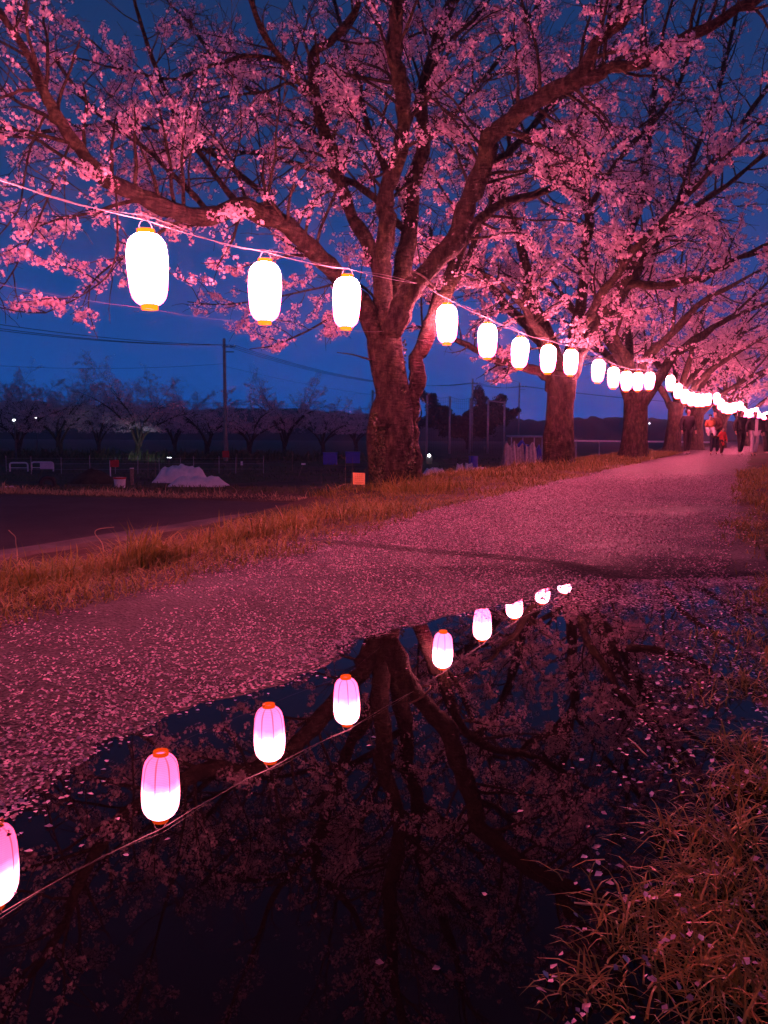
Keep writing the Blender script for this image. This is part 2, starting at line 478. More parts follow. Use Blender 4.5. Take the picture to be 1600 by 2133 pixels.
def field_material():
    m, nt, out = new_mat("ground_earth")
    tc = N(nt, "ShaderNodeTexCoord")
    n = N(nt, "ShaderNodeTexNoise"); n.inputs["Scale"].default_value = 0.22; n.inputs["Detail"].default_value = 9; n.inputs["Roughness"].default_value = 0.7
    nt.links.new(tc.outputs["Object"], n.inputs["Vector"])
    c = ramp(nt, n.outputs[0], [(0.34, (0.04, 0.03, 0.022)), (0.47, (0.11, 0.08, 0.055)), (0.58, (0.06, 0.08, 0.03)), (0.72, (0.12, 0.13, 0.05))])
    b = N(nt, "ShaderNodeBsdfPrincipled"); b.inputs["Roughness"].default_value = 0.9; b.inputs["Specular IOR Level"].default_value = 0.15
    nt.links.new(c, b.inputs["Base Color"])
    n2 = N(nt, "ShaderNodeTexNoise"); n2.inputs["Scale"].default_value = 14; n2.inputs["Detail"].default_value = 8
    nt.links.new(tc.outputs["Object"], n2.inputs["Vector"])
    bp = N(nt, "ShaderNodeBump"); bp.inputs["Strength"].default_value = 0.8; bp.inputs["Distance"].default_value = 0.06
    nt.links.new(n2.outputs[0], bp.inputs["Height"]); nt.links.new(bp.outputs[0], b.inputs["Normal"])
    nt.links.new(b.outputs[0], out.inputs[0])
    return m
M["field"] = field_material()

# ------------------------------------------------------------------ terrain
PATH_A, PATH_B, PATH_W = -2.83, 0.475, 2.65      # path left edge: X = A + B*Y, e = X - that
def e_of(X, Y): return np.asarray(X) - (PATH_A + PATH_B * np.asarray(Y))
def x_of(e, Y): return np.asarray(e) + PATH_A + PATH_B * np.asarray(Y)
def pix_plane(px, py, z=0.0):
    d = CAM_R @ np.array([(px - CX) / F_PX, -(py - CY) / F_PX, -1.0])
    k = (z - CAM_H) / d[2]
    return np.array([d[0] * k, d[1] * k, z])
_sh = [pix_plane(*q) for q in ((0, 1700), (110, 1622), (200, 1560), (300, 1508), (400, 1462), (480, 1442), (560, 1420), (640, 1388), (700, 1358), (760, 1332), (820, 1315), (910, 1290), (1000, 1268), (1060, 1254), (1120, 1240), (1170, 1222), (1240, 1210), (1340, 1204))]
_shy = np.array([q[1] for q in _sh]); _she = np.array([float(e_of(q[0], q[1])) for q in _sh])
_py_old = [-4, .8, 1.454, 1.77, 2.086, 2.25, 2.55, 2.83, 3.18, 3.46, 3.8, 3.95, 4.08, 4.3, 60]
_py = np.concatenate([[-4, .8], _shy, [_shy[-1] + .12, _shy[-1] + .35, 120]])
_pe_old = [1.5, 1.5, 1.413, 1.33, 1.32, 1.42, 1.46, 1.52, 1.717, 1.877, 2.0, 2.35, 2.95, 3.6, 3.6]
_pe = np.concatenate([[_she[0] + .05, _she[0] + .05], _she, [3.0, 3.6, 3.6]])

def puddle_d(e, Y):
    """How far (m) inside the puddle a path point lies, sideways; ragged edge."""
    return e - np.interp(Y, _py, _pe) + 0.07 * fbm(np.asarray(e) * 3.1, np.asarray(Y) * 3.1, 4) + 0.05 * vnoise(np.asarray(e) * 14, np.asarray(Y) * 14, 7)

def path_z(e, Y):
    d = puddle_d(e, Y)
    z = np.where(d > 0, -np.minimum(0.05, 0.05 * d), np.minimum(0.046, -0.035 * d))
    X = x_of(e, Y)
    w = (Y - 4.72) + 0.58 * (X + 0.29) + 0.05 * vnoise(X * 3, Y * 3, 5)
    step = np.clip(w / 0.05, 0, 1)
    return z + 0.014 * step + 0.006 * vnoise(X * 2.2, Y * 2.2, 2)

def ground_z(X, Y):
    X = np.asarray(X, float); Y = np.asarray(Y, float)
    e = e_of(X, Y)
    flat = np.interp(Y, [5.5, 8.0, 9.8, 16, 24, 60], [-0.40, -0.6, -2.2, -2.2, -1.8, -1.8])
    t = np.clip((flat - e) / (flat + 4.4), 0, 1)
    ts = t * t * (3 - 2 * t) * 0.4 + 0.6 * t
    left = 0.05 - 0.55 * ts
    beyond = np.clip((-4.4 - e) * 0.094, 0, 0.94) * np.clip((Y - 17.5) / 9.0, 0, 1)
    left = left - beyond + np.where(e < -4.6, 0, 0.04 * fbm(X * 1.3, Y * 1.3, 1))
    bank = np.interp(Y, [0, 4.2, 5.0], [-0.03, -0.03, 0.03]) + 0.07 * np.clip(e - 2.62, 0, 6) + 0.028 * fbm(X * 4.5, Y * 4.5, 8)
    z = np.where(e < 0.0, left, np.where(e > PATH_W - .05, bank, -0.15))
    return z

def on_ground(px, Y):
    p = P(px, 907, Y)
    return np.array([p[0], Y, float(ground_z(p[0], Y))])

ev = np.concatenate([np.linspace(-1500, -120, 14), np.linspace(-110, -16, 45), np.linspace(-15, -4.9, 40), np.linspace(-4.8, -0.05, 90), [0.0, 0.06, 1.3, 2.5], np.linspace(2.6, 4.2, 60), np.linspace(4.3, 15, 20), [30, 90, 400, 900]])
yv = np.concatenate([np.linspace(-40, -3, 6), np.linspace(-2.5, 6, 130), np.linspace(6.15, 20, 90), np.linspace(20.5, 60, 60), np.geomspace(64, 2500, 30)])
EE, YY = np.meshgrid(ev, yv)
XX = x_of(EE, YY)
ZZ = ground_z(XX, YY)
nE, nY = len(ev), len(yv)
idx = np.arange(nE * nY).reshape(nY, nE)
FQ = np.stack([idx[:-1, :-1], idx[:-1, 1:], idx[1:, 1:], idx[1:, :-1]], -1).reshape(-1, 4)
g = link("ground", np_mesh("ground", np.stack([XX, YY, ZZ], -1).reshape(-1, 3), FQ), M["field"], smooth=True)
tag(g, "dark earth and verge running to the far treeline", "ground", kind="structure")

ev2 = np.linspace(-0.10, 2.95, 130)
yv2 = np.concatenate([np.linspace(-2, 6.2, 330), np.linspace(6.25, 14, 90), np.linspace(14.3, 110, 90)])
EE, YY = np.meshgrid(ev2, yv2)
EW = EE + np.where((EE < .1) | (EE > 2.8), 0.05 * vnoise(YY * 2.3, EE, 3), 0)
ZZ = path_z(EE, YY)
idx = np.arange(EE.size).reshape(EE.shape)
FQ = np.stack([idx[:-1, :-1], idx[:-1, 1:], idx[1:, 1:], idx[1:, :-1]], -1).reshape(-1, 4)
p = link("path", np_mesh("path", np.stack([x_of(EW, YY), YY, ZZ], -1).reshape(-1, 3), FQ), M["path"], smooth=True)
tag(p, "wet asphalt footpath strewn with pink petals", "path", kind="structure")

# water sheet of the puddle
wv = []
for e, y in ((0.9, -2.0), (4.2, -2.0), (4.2, 4.55), (0.9, 4.55)):
    wv.append((float(x_of(e, y)), y, 0.0))
wb = Buf(); wb.add(wv, [(0, 1, 2, 3)])
w = wb.build("puddle", M["water"])
tag(w, "still rain puddle mirroring lanterns and blossom", "puddle", kind="structure")

# dark lot left of the verge with its concrete edge strip
lb = Buf()
k0, k1 = -4.6, -4.2
lot = []
for y in np.linspace(-6, 13.4, 12): lot.append((float(x_of(k0, y)), float(y)))
lot += [(-3.2, 14.1), (-7.6, 15.2), (-16, 16.5), (-40, 17), (-40, -6)]
lb.add([(x, y, -0.485) for x, y in lot], [tuple(range(len(lot)))])
tag(lb.build("parking_lot", M["lot"]), "dark smooth tarmac lot below the grass verge", "lot", kind="structure")
kb = Buf()
for y0 in np.arange(-2, 13.0, 1.0):
    pass
ys = np.linspace(-4, 13.3, 30)
kv, kf = [], []
for i, y in enumerate(ys):
    dz = 0.006 * math.sin(i * 2.1)
    for e, z in ((k0 - .02, -0.52), (k0, -0.435 + dz), (k1, -0.43 + dz), (k1 + .02, -0.52)):
        kv.append((float(x_of(e, y)), float(y), z))
    if i:
        a, b = 4 * (i - 1), 4 * i
        kf += [(a, a + 1, b + 1, b), (a + 1, a + 2, b + 2, b + 1), (a + 2, a + 3, b + 3, b + 2)]
kb.add(kv, kf)
tag(kb.build("kerb", M["concrete"]), "weathered concrete edging between tarmac lot and verge", "kerb", kind="structure")

# ------------------------------------------------------------------ lanterns
U_DIR = np.array([0.505, 0.863, 0.0])
L_ORG = np.array([-1.82, 5.94, 0.0])

def lantern_pos(px, py, Y): return P(px, py, Y)

LAN = [  # photo pixel of the middle of each lantern, forward distance
    (308, 562, 5.40), (552, 608, 6.58), (722, 630, 7.75), (931, 675, 10.15), (1015.5, 710, 11.35), (1083, 735, 12.6), (1142, 748, 13.85),
    (1189, 755, 15.1), (1246, 773, 17.0), (1278, 787, 18.4), (1305, 794, 19.7), (1329, 795, 20.9), (1353, 794, 22.0)]
lan_pts = [P(*a) for a in LAN]
# the row goes on behind the photographer's left shoulder
first = lan_pts[0]
before = [first - U_DIR * 1.45 * k + np.array([0, 0, 0.03 * k]) for k in (1, 2, 3, 4, 5)]
before = [first + np.array([-.605, -1.04, 0.0]) * k + np.array([-.09, 0, 0]) for k in (1, 2, 3, 4, 5)]
# far spans, five to seven lanterns between each pair of trees
far = []
for s0, n in ((25.0, 7), (34.6, 6), (43.0, 6), (51.5, 6), (60.0, 6)):
    for k in range(n):
        Y = s0 + k * 1.22
        X = L_ORG[0] + 0.585 * (Y - 5.94) - 0.15
        u = (k + 0.5) / n
        far.append(np.array([X, Y, 2.10 + 0.45 * (2 * u - 1) ** 2 * (1 if u < .5 else .5)]))

H2 = 0.25
prof = [(0.052, -.25), (0.075, -.243), (0.098, -.225), (0.118, -.195), (0.130, -.155), (0.137, -.10), (0.142, -.03), (0.1445, .04),
        (0.1435, .10), (0.138, .155), (0.126, .195), (0.105, .225), (0.080, .243), (0.058, .25)]
LSC = 0.95      # lantern size
def lantern_proto():
    root = thing("paper_lantern", "x", "lantern", (0, 0, 0))
    b = Buf(); b.lathe(prof, 20); b.build("paper_shade", M["paper"], root, True)
    b = Buf(); b.lathe([(0.056, .246), (0.062, .247), (0.062, .280), (0.054, .280), (0.054, .252)], 16); b.build("top_ring", M["ring"], root, True)
    b = Buf(); b.lathe([(0.050, -.252), (0.050, -.274), (0.058, -.280), (0.060, -.247), (0.052, -.246)], 16); b.build("bottom_ring", M["ring"], root, True)
    b = Buf()
    t = np.linspace(0, math.pi, 9)
    b.tube(np.stack([0.055 * np.cos(t), np.zeros(9), 0.275 + 0.075 * np.sin(t)], -1), 0.0035, 5)
    b.build("handle", M["cord"], root, True)
    root.scale = (LSC, LSC, LSC)
    return root
proto = lantern_proto()
names = {0: "glowing paper lantern hanging nearest, below the bent left limb", 1: "glowing lantern hung left of the big trunk under the limb, second along",
         2: "glowing lantern hanging right against the left edge of the big trunk", 3: "glowing lantern just right of the big trunk, before its leaning stem",
         4: "glowing lantern fourth from the second trunk's lantern, second after the big trunk", 5: "glowing lantern over the drooping limb of the second tree",
         6: "glowing lantern last but one before the second trunk", 7: "glowing lantern hanging in front of the second trunk's fork",
         8: "glowing lantern first after the second trunk, standing apart", 9: "glowing lantern second after the second trunk",
         10: "glowing lantern middle of five between second and third trunks", 11: "glowing lantern overlapped by another before third trunk",
         12: "glowing lantern last before the third trunk's gap in the row"}
FARLAB = {0: "lantern heading the merged distant row, right beside the third trunk", 1: "second lantern of the merged distant row after the third trunk", 2: "third lantern of the merged distant row, before the lone walker", 6: "lantern ending the distant row's first sagging span", 7: "lantern heading the distant row's second sagging span"}
allp = [("n", p) for p in lan_pts] + [("b", p) for p in before] + [("f", p) for p in far]
lanterns = []
for i, (k, p) in enumerate(allp):
    lab = names[i] if k == "n" else ("glowing lantern in the near row beyond the left edge of view" if k == "b" else FARLAB.get(i - len(lan_pts) - len(before), "small distant lantern in the merged glowing row above the walkers"))
    rz = rnd.uniform(0, 6.28)
    if i == 0:
        o = proto; o.location = p; o.rotation_euler = (0, 0, rz); o["label"] = lab; o["group"] = "paper lanterns strung along the path"
    else:
        o = dup(proto, p, rz, lab, "paper lanterns strung along the path")
    o.rotation_euler = (rnd.uniform(-.035, .035), rnd.uniform(-.035, .035), rz)
    lanterns.append(p)

# cords: upper carrying cord, its twisted mate, and the lower stay cord, span by span
def sagline(a, b, sag, n=14):
    t = np.linspace(0, 1, n)[:, None]
    q = a * (1 - t) + b * t
    q[:, 2] -= (4 * sag * t * (1 - t))[:, 0]
    return q
top = lambda p: p + np.array([0, 0, 0.345 * LSC])
bot = lambda p: p + np.array([0, 0, -0.275 * LSC])
tie1 = P(884, 592, 9.95)
tie2 = P(1222, 722, 16.7)
tie3 = P(1376, 768, 23.6)
spans = [([top(before[4]), top(before[3]), top(before[2]), top(before[1]), top(before[0]), top(lan_pts[0]), top(lan_pts[1]), top(lan_pts[2]), tie1], "from left edge to the big cherry trunk"),
         ([tie1] + [top(p) for p in lan_pts[3:8]] + [tie2], "between the first and second cherry trunks"),
         ([tie2] + [top(p) for p in lan_pts[8:13]] + [tie3], "between the second and third cherry trunks"),
         ([tie3] + [top(p) for p in far], "above the far walkers along the row")]
for pts, where in spans:
    q = np.array(pts)
    t = thing("lantern_string", "white cord with twisted flex carrying lanterns " + where, "cord", q[0], 0, "cords of the lantern row")
    fine = np.concatenate([sagline(q[i], q[i + 1], 0.02, 6)[:-1] for i in range(len(q) - 1)] + [q[-1:]]) - q[0]
    b = Buf(); b.tube(fine, 0.0038, 5); b.build("carrying_cord", M["cord"], t, True)
    wob = fine + np.array([0, 0, 0.012]) + 0.022 * np.stack([np.zeros(len(fine)), np.zeros(len(fine)), np.sin(np.arange(len(fine)) * 1.05)], -1)
    b = Buf(); b.tube(wob, 0.0022, 4); b.build("flex", M["cord"], t, True)
for pts, where in (([bot(before[0]), bot(lan_pts[0]), bot(lan_pts[1]), bot(lan_pts[2]), P(800, 690, 9.85)], "left of the big trunk"),
                   ([P(845, 700, 10.1)] + [bot(p) for p in lan_pts[3:8]] + [P(1215, 800, 16.6)], "right of the big trunk"),
                   ([P(1215, 800, 16.6)] + [bot(p) for p in lan_pts[8:13]] + [P(1375, 822, 23.4)], "past the second trunk")):
    b = Buf(); q = np.array(pts)
    b.tube(np.concatenate([sagline(q[i], q[i + 1], 0.015, 5)[:-1] for i in range(len(q) - 1)] + [q[-1:]]), 0.0011, 4)
    tag(b.build("stay_line", M["grey"], None, True), "thin lower stay cord under lanterns " + where, "cord", "cords of the lantern row")

# ------------------------------------------------------------------ cherry trees
LAN_ARR = np.array(lanterns)

def smooth_path(pts, n):
    """Catmull-Rom through guide rows (any columns)."""
    pts = np.asarray(pts, float)
    q = np.vstack([2 * pts[0] - pts[1], pts, 2 * pts[-1] - pts[-2]])
    seg = len(pts) - 1
    out = []
    for t in np.linspace(0, seg, n):
        i = min(int(t), seg - 1); u = t - i
        p0, p1, p2, p3 = q[i], q[i + 1], q[i + 2], q[i + 3]
        out.append(0.5 * ((2 * p1) + (-p0 + p2) * u + (2 * p0 - 5 * p1 + 4 * p2 - p3) * u * u + (-p0 + 3 * p1 - 3 * p2 + p3) * u ** 3))
    return np.array(out)

def guide(rows):
    """Rows (px, py, Y, half width px) to world rows (x, y, z, radius)."""
    return np.array([np.append(P(a, b, Y), h * Y / F_PX) for a, b, Y, h in rows])

def knobbly(seed, amp=0.10):
    def f(a, t, pts):
        z = pts[:, 2][:, None]
        return 1 + amp * (0.6 * np.sin(2 * a + 1.3 * z + seed) + 0.5 * np.sin(3 * a - 2.2 * z + 2 * seed) + 0.8 * vnoise(a * 2.2 + seed, z * 3.1 + a * 0, int(seed) % 9) + 0.35 * vnoise(a * 6 + seed, z * 9 + a * 0, int(seed) % 5))
    return f

def perp_rand(r, d):
    v = np.array([r.gauss(0, 1), r.gauss(0, 1), r.gauss(0, 1)])
    v -= d * np.dot(v, d)
    return v / (np.linalg.norm(v) + 1e-9)

class Tree:
    def __init__(self, label, group, base, seed, detail=0):
        self.root = thing("cherry_tree", label, "tree", base, 0, group)
        self.base = np.array(base, float)
        self.r = random.Random(seed)
        self.seed = seed
        self.detail = detail
        self.tw = Buf()
        self.clumps = []
        self.keep = None
        self.min_y = 3.2
    def solid(self, name, rows, sides, n, amp=0.08, label=None):
        q = smooth_path(rows, n)
        if name == "limb":
            q[:, 3] *= 0.76
            g = np.random.default_rng(int(self.seed * 31 + len(self.clumps) % 977))
            jit = g.normal(size=(n, 3)); jit[1:-1] = (jit[:-2] + jit[1:-1] + jit[2:]) / 3; jit[0] = 0
            q[:, :3] += jit * np.minimum(q[:, 3:4], .12) * .55
            q[:, 3] *= 1 + .10 * g.normal(size=n).clip(-1, 1.5)
        b = Buf()
        b.tube(q[:, :3] - self.base, np.maximum(q[:, 3], .006), sides, True, knobbly(self.seed + len(self.clumps) * .37 + rows[0][0], amp))
        o = b.build(name, M["bark"], self.root, True)
        if label: o["label"] = label
        return q
    def ok(self, p):
        if p[1] < self.min_y or p[2] < 0.9: return False
        if np.min(np.linalg.norm(LAN_ARR - p, axis=1)) < 0.34: return False
        return self.keep is None or self.keep(p)
    def twig(self, start, d, length, rad, level, spacing, bloom, droop):
        """A side branch; carries finer ones and blossom clumps."""
        r = self.r
        n = 7 if level == 1 else 5
        pts = [start]
        d = d / np.linalg.norm(d)
        for i in range(n - 1):
            d = d + perp_rand(r, d) * 0.20 + np.array([0, 0, -droop * (0.3 + i / n)])
            d /= np.linalg.norm(d)
            pts.append(pts[-1] + d * length / (n - 1))
        pts = np.array(pts)
        if not self.ok(pts[-1]) and not self.ok(pts[n // 2]): return
        rr = np.linspace(rad, max(0.0028, rad * 0.3), n)
        self.tw.tube(pts - self.base, rr, 6 if level == 1 else 3, False)
        if level == 1:
            k = max(2, int(length / spacing))
            for i in range(k):
                t = 0.15 + 0.85 * (i + r.random()) / k
                f = t * (n - 1); j = min(int(f), n - 2); u = f - j
                s = pts[j] * (1 - u) + pts[j + 1] * u
                dd = pts[j + 1] - pts[j]; dd /= np.linalg.norm(dd)
                v = perp_rand(r, dd); v[2] = v[2] * 0.3
                self.twig(s, dd * 0.75 + v * 0.9, length * r.uniform(.22, .45), rad * .35, 2, spacing, bloom, droop * 0.8)
        step = 0.058 if level == 2 else 0.12
        m = max(1, int(length / step * bloom))
        for i in range(m):
            t = r.uniform(0.15 if level == 2 else 0.45, 1.0)
            f = t * (n - 1); j = min(int(f), n - 2); u = f - j
            q = pts[j] * (1 - u) + pts[j + 1] * u + np.array([r.gauss(0, .022), r.gauss(0, .022), r.gauss(-.012, .022)])
            if self.ok(q): self.clumps.append(q)
    def furnish(self, q, t0=0.25, every=0.32, length=(0.9, 2.0), bloom=1.0, droop=0.04, spacing=0.17, up=0.25):
        """Hang side branches along limb rows q."""
        r = self.r
        seg = np.linalg.norm(np.diff(q[:, :3], axis=0), axis=1)
        s = np.concatenate([[0], np.cumsum(seg)])
        L = s[-1]
        x = L * t0
        while x < L:
            i = min(np.searchsorted(s, x) - 1, len(q) - 2); i = max(i, 0)
            u = (x - s[i]) / seg[i]
            p = q[i, :3] * (1 - u) + q[i + 1, :3] * u
            d = q[i + 1, :3] - q[i, :3]; d /= np.linalg.norm(d)
            v = perp_rand(r, d); v[2] += up
            rad = max(0.007, min(0.022, q[i, 3] * 0.35))
            self.twig(p, v * 1.0 + d * 0.55, r.uniform(*length) * (0.65 + 0.35 * (1 - x / L)), rad, 1, spacing, bloom, droop)
            x += every * r.uniform(.6, 1.4)
        # the limb's own tip goes on as a branch
        d = q[-1, :3] - q[-2, :3]
        for _ in range(2):
            self.twig(q[-1, :3], d / np.linalg.norm(d) + perp_rand(r, d / np.linalg.norm(d)) * .3, length[1] * .8, max(.007, q[-1, 3]), 1, spacing, bloom, droop)
    def finish(self, flowers=5, size=0.0175, spread=0.032, petals=5, leaf="petal"):
        o = self.tw.build("twig", M["bark"], self.root)
        o["kind"] = "stuff"
        C = np.array(self.clumps)
        nz = fbm(C[:, 0] * 1.9 + C[:, 2] * 1.3, C[:, 1] * 1.9 - C[:, 2] * 1.6, self.seed % 7)
        C = C[np.random.default_rng(self.seed + 1).random(len(C)) < np.clip(.44 + 2.0 * nz, .04, 1) * np.interp(C[:, 2], [2.5, 4.5, 9], [1, .85, .5])] - self.base
        n = len(C)
        g = np.random.default_rng(self.seed)
        c = np.repeat(C, flowers, 0)
        off = g.normal(size=(n * flowers, 3)); off /= np.linalg.norm(off, axis=1)[:, None]
        off[:, 2] -= 0.25
        pos = c + off * (spread * g.uniform(.6, 1.15, (len(c), 1)))
        nor = off + g.normal(size=off.shape) * 0.35
        nor /= np.linalg.norm(nor, axis=1)[:, None]
        a = g.normal(size=nor.shape); a -= nor * (a * nor).sum(1)[:, None]; a /= np.linalg.norm(a, axis=1)[:, None]
        b = np.cross(nor, a)
        sz = size * g.uniform(.75, 1.25, (len(c), 1))
        if petals == 5:
            ang = np.linspace(0, 2 * math.pi, 10, endpoint=False)
            rad = np.where(np.arange(10) % 2 == 0, 1.0, 0.62)
            ring = [pos + sz * rad[i] * (math.cos(t) * a + math.sin(t) * b) + nor * sz * (0.30 if i % 2 == 0 else .12) for i, t in enumerate(ang)]
            V = np.stack([pos - nor * sz * .05] + ring, 1).reshape(-1, 3)
            base = np.arange(len(c))[:, None, None] * 11
            tri = np.array([(0, 1 + (2 * i - 1) % 10, 1 + 2 * i) for i in range(5)] + [(0, 1 + 2 * i, 1 + (2 * i + 1) % 10) for i in range(5)])[None]
            F = (base + tri).reshape(-1, 3)
            me = np_mesh("blossom", V, F)
        else:
            s4 = [pos + sz * (x * a + y * b) + nor * sz * h for x, y, h in ((1, 0, .25), (0, 1, -.1), (-1, 0, .25), (0, -1, -.1))]
            V = np.stack(s4, 1).reshape(-1, 3)
            base = np.arange(len(c))[:, None] * 4
            F = np.concatenate([base + np.array([[0, 1, 3]]), base + np.array([[1, 2, 3]])])
            me = np_mesh("blossom", V, F)
        o = link("blossom" if leaf == "petal" else "foliage", me, M[leaf], self.root)
        o["kind"] = "stuff"
        return n

# ---- the big tree
def low_edge(px):
    return np.interp(px, [-400, 0, 90, 190, 225, 262, 300, 352, 400, 470, 560, 640, 720, 765, 800, 850, 880, 930, 1000, 1080, 1200, 1600, 2200],
                     [700, 660, 670, 705, 640, 600, 560, 560, 650, 680, 735, 705, 700, 660, 560, 640, 700, 640, 600, 560, 540, 500, 480])
t1_base = np.array([0.12, 10.2, 0.02])
T1 = Tree("large old cherry with thick ivy-clad trunk and limbs spreading over the puddle", "cherry trees along the path", t1_base, 21)
def keep1(p):
    x, y = project(p[None])
    return bool(y[0] < low_edge(x[0]))
T1.keep = keep1
trunk = guide([(a_, b_, c_, d_ * (.94 if b_ > 850 else .86)) for a_, b_, c_, d_ in [(822, 1056, 10.2, 74), (821, 1030, 10.2, 62), (820, 1000, 10.2, 55), (818, 950, 10.2, 52), (817, 900, 10.2, 51), (818, 862, 10.2, 45), (820, 825, 10.2, 38), (812, 785, 10.2, 36),
               (803, 745, 10.2, 37), (798, 710, 10.2, 38), (797, 670, 10.2, 34), (797, 630, 10.2, 26)]])
T1.solid("trunk", trunk, 44, 60, 0.15)
stem = guide([(850, 1045, 10.25, 34), (852, 985, 10.25, 28), (854, 900, 10.25, 22), (857, 830, 10.3, 20), (862, 780, 10.3, 21), (875, 735, 10.35, 20), (893, 690, 10.4, 20), (910, 640, 10.5, 20), (926, 595, 10.6, 18), (945, 540, 10.7, 16),
              (985, 470, 10.9, 14), (1050, 420, 11.2, 12), (1130, 400, 11.6, 9), (1230, 350, 12, 6)])
q = T1.solid("limb", stem, 18, 40, 0.08); T1.furnish(q[18:], 0.2, .2, bloom=1.0, spacing=.13)
left_limb = guide([(792, 700, 10.15, 24), (766, 650, 10.0, 27), (735, 605, 9.8, 25), (690, 555, 9.5, 25), (620, 490, 9.1, 25), (560, 455, 8.8, 24), (505, 436, 8.5, 24), (440, 455, 8.2, 22), (365, 447, 7.9, 23), (290, 408, 7.6, 22),
                   (225, 368, 7.3, 21), (160, 300, 7.1, 18), (115, 240, 6.9, 16), (88, 180, 6.8, 14), (55, 120, 6.7, 10), (15, 45, 6.6, 9), (-60, -40, 6.5, 7)])
q = T1.solid("limb", left_limb, 18, 60, 0.07); T1.furnish(q[8:], 0.05, .125, (0.8, 1.7), 1.1, 0.035, .13, up=0.75)
mid_limb = guide([(798, 690, 10.15, 30), (795, 620, 10.1, 27), (797, 540, 10.0, 25), (806, 450, 9.9, 23), (825, 350, 9.8, 19), (838, 255, 9.7, 18), (820, 150, 9.5, 19), (818, 50, 9.3, 18), (832, -60, 9.1, 16), (850, -220, 8.8, 12), (840, -380, 8.5, 8)])
q = T1.solid("limb", mid_limb, 18, 46, 0.07); T1.furnish(q[12:], 0.05, .17, (0.9, 2.0), 1.0, spacing=.13)
back_left = guide([(795, 600, 10.4, 20), (768, 510, 10.5, 18), (728, 425, 10.6, 16), (702, 335, 10.7, 16), (672, 260, 10.7, 15), (655, 190, 10.7, 15), (652, 115, 10.7, 12), (690, 85, 10.6, 10), (738, 20, 10.4, 9), (770, -70, 10.2, 7)])
q = T1.solid("limb", back_left, 14, 40, 0.07); T1.furnish(q[10:], 0.1, .18, bloom=1.0, spacing=.13)
b2 = guide([(662, 215, 10.7, 12), (640, 190, 10.6, 11), (592, 130, 10.3, 9), (550, 65, 10.0, 8), (520, -10, 9.7, 7), (480, -110, 9.4, 5)])
q = T1.solid("limb", b2, 10, 22, 0.06); T1.furnish(q, 0.1, .18, bloom=1.0, spacing=.13)
b3 = guide([(588, 128, 10.3, 7), (545, 118, 10.1, 6), (480, 124, 9.9, 6), (420, 145, 9.7, 5), (360, 165, 9.4, 4), (280, 150, 9.1, 3)])
q = T1.solid("limb", b3, 8, 20, 0.05); T1.furnish(q, 0.1, .16, (0.6, 1.3), 1.0, spacing=.13)
right_limb = guide([(815, 690, 10.0, 28), (850, 620, 9.85, 27), (882, 580, 9.75, 26), (930, 512, 9.6, 25), (966, 450, 9.45, 24), (1000, 372, 9.3, 25), (1026, 295, 9.1, 26), (1075, 242, 8.9, 24), (1130, 208, 8.7, 22), (1190, 172, 8.5, 20),
                    (1235, 105, 8.3, 14), (1290, 45, 8.1, 13), (1350, -20, 7.9, 11), (1420, -110, 7.6, 8), (1500, -220, 7.3, 5)])
q = T1.solid("limb", right_limb, 18, 56, 0.07); T1.furnish(q[16:], 0.05, .135, (0.9, 1.8), 1.1, spacing=.13)
r2 = guide([(1175, 182, 8.55, 16), (1230, 158, 8.4, 15), (1310, 138, 8.2, 14), (1400, 92, 8.0, 13), (1500, 42, 7.8, 12), (1610, -20, 7.6, 11), (1760, -120, 7.3, 8), (1900, -240, 7.0, 5)])
q = T1.solid("limb", r2, 14, 34, 0.07); T1.furnish(q, 0.05, .13, (0.8, 1.6), 1.15, .035, .13, up=.6)
e_limb = guide([(803, 705, 10.2, 22), (818, 640, 10.3, 23), (838, 570, 10.4, 22), (852, 470, 10.6, 22), (862, 390, 10.8, 22), (880, 300, 11, 20), (882, 200, 11.1, 17), (908, 100, 11.2, 16), (935, 20, 11.3, 14), (975, -90, 11.3, 10), (1000, -220, 11.3, 6)])
q = T1.solid("limb", e_limb, 14, 36, 0.07); T1.furnish(q[16:], 0.1, .18, bloom=1.0, spacing=.13)
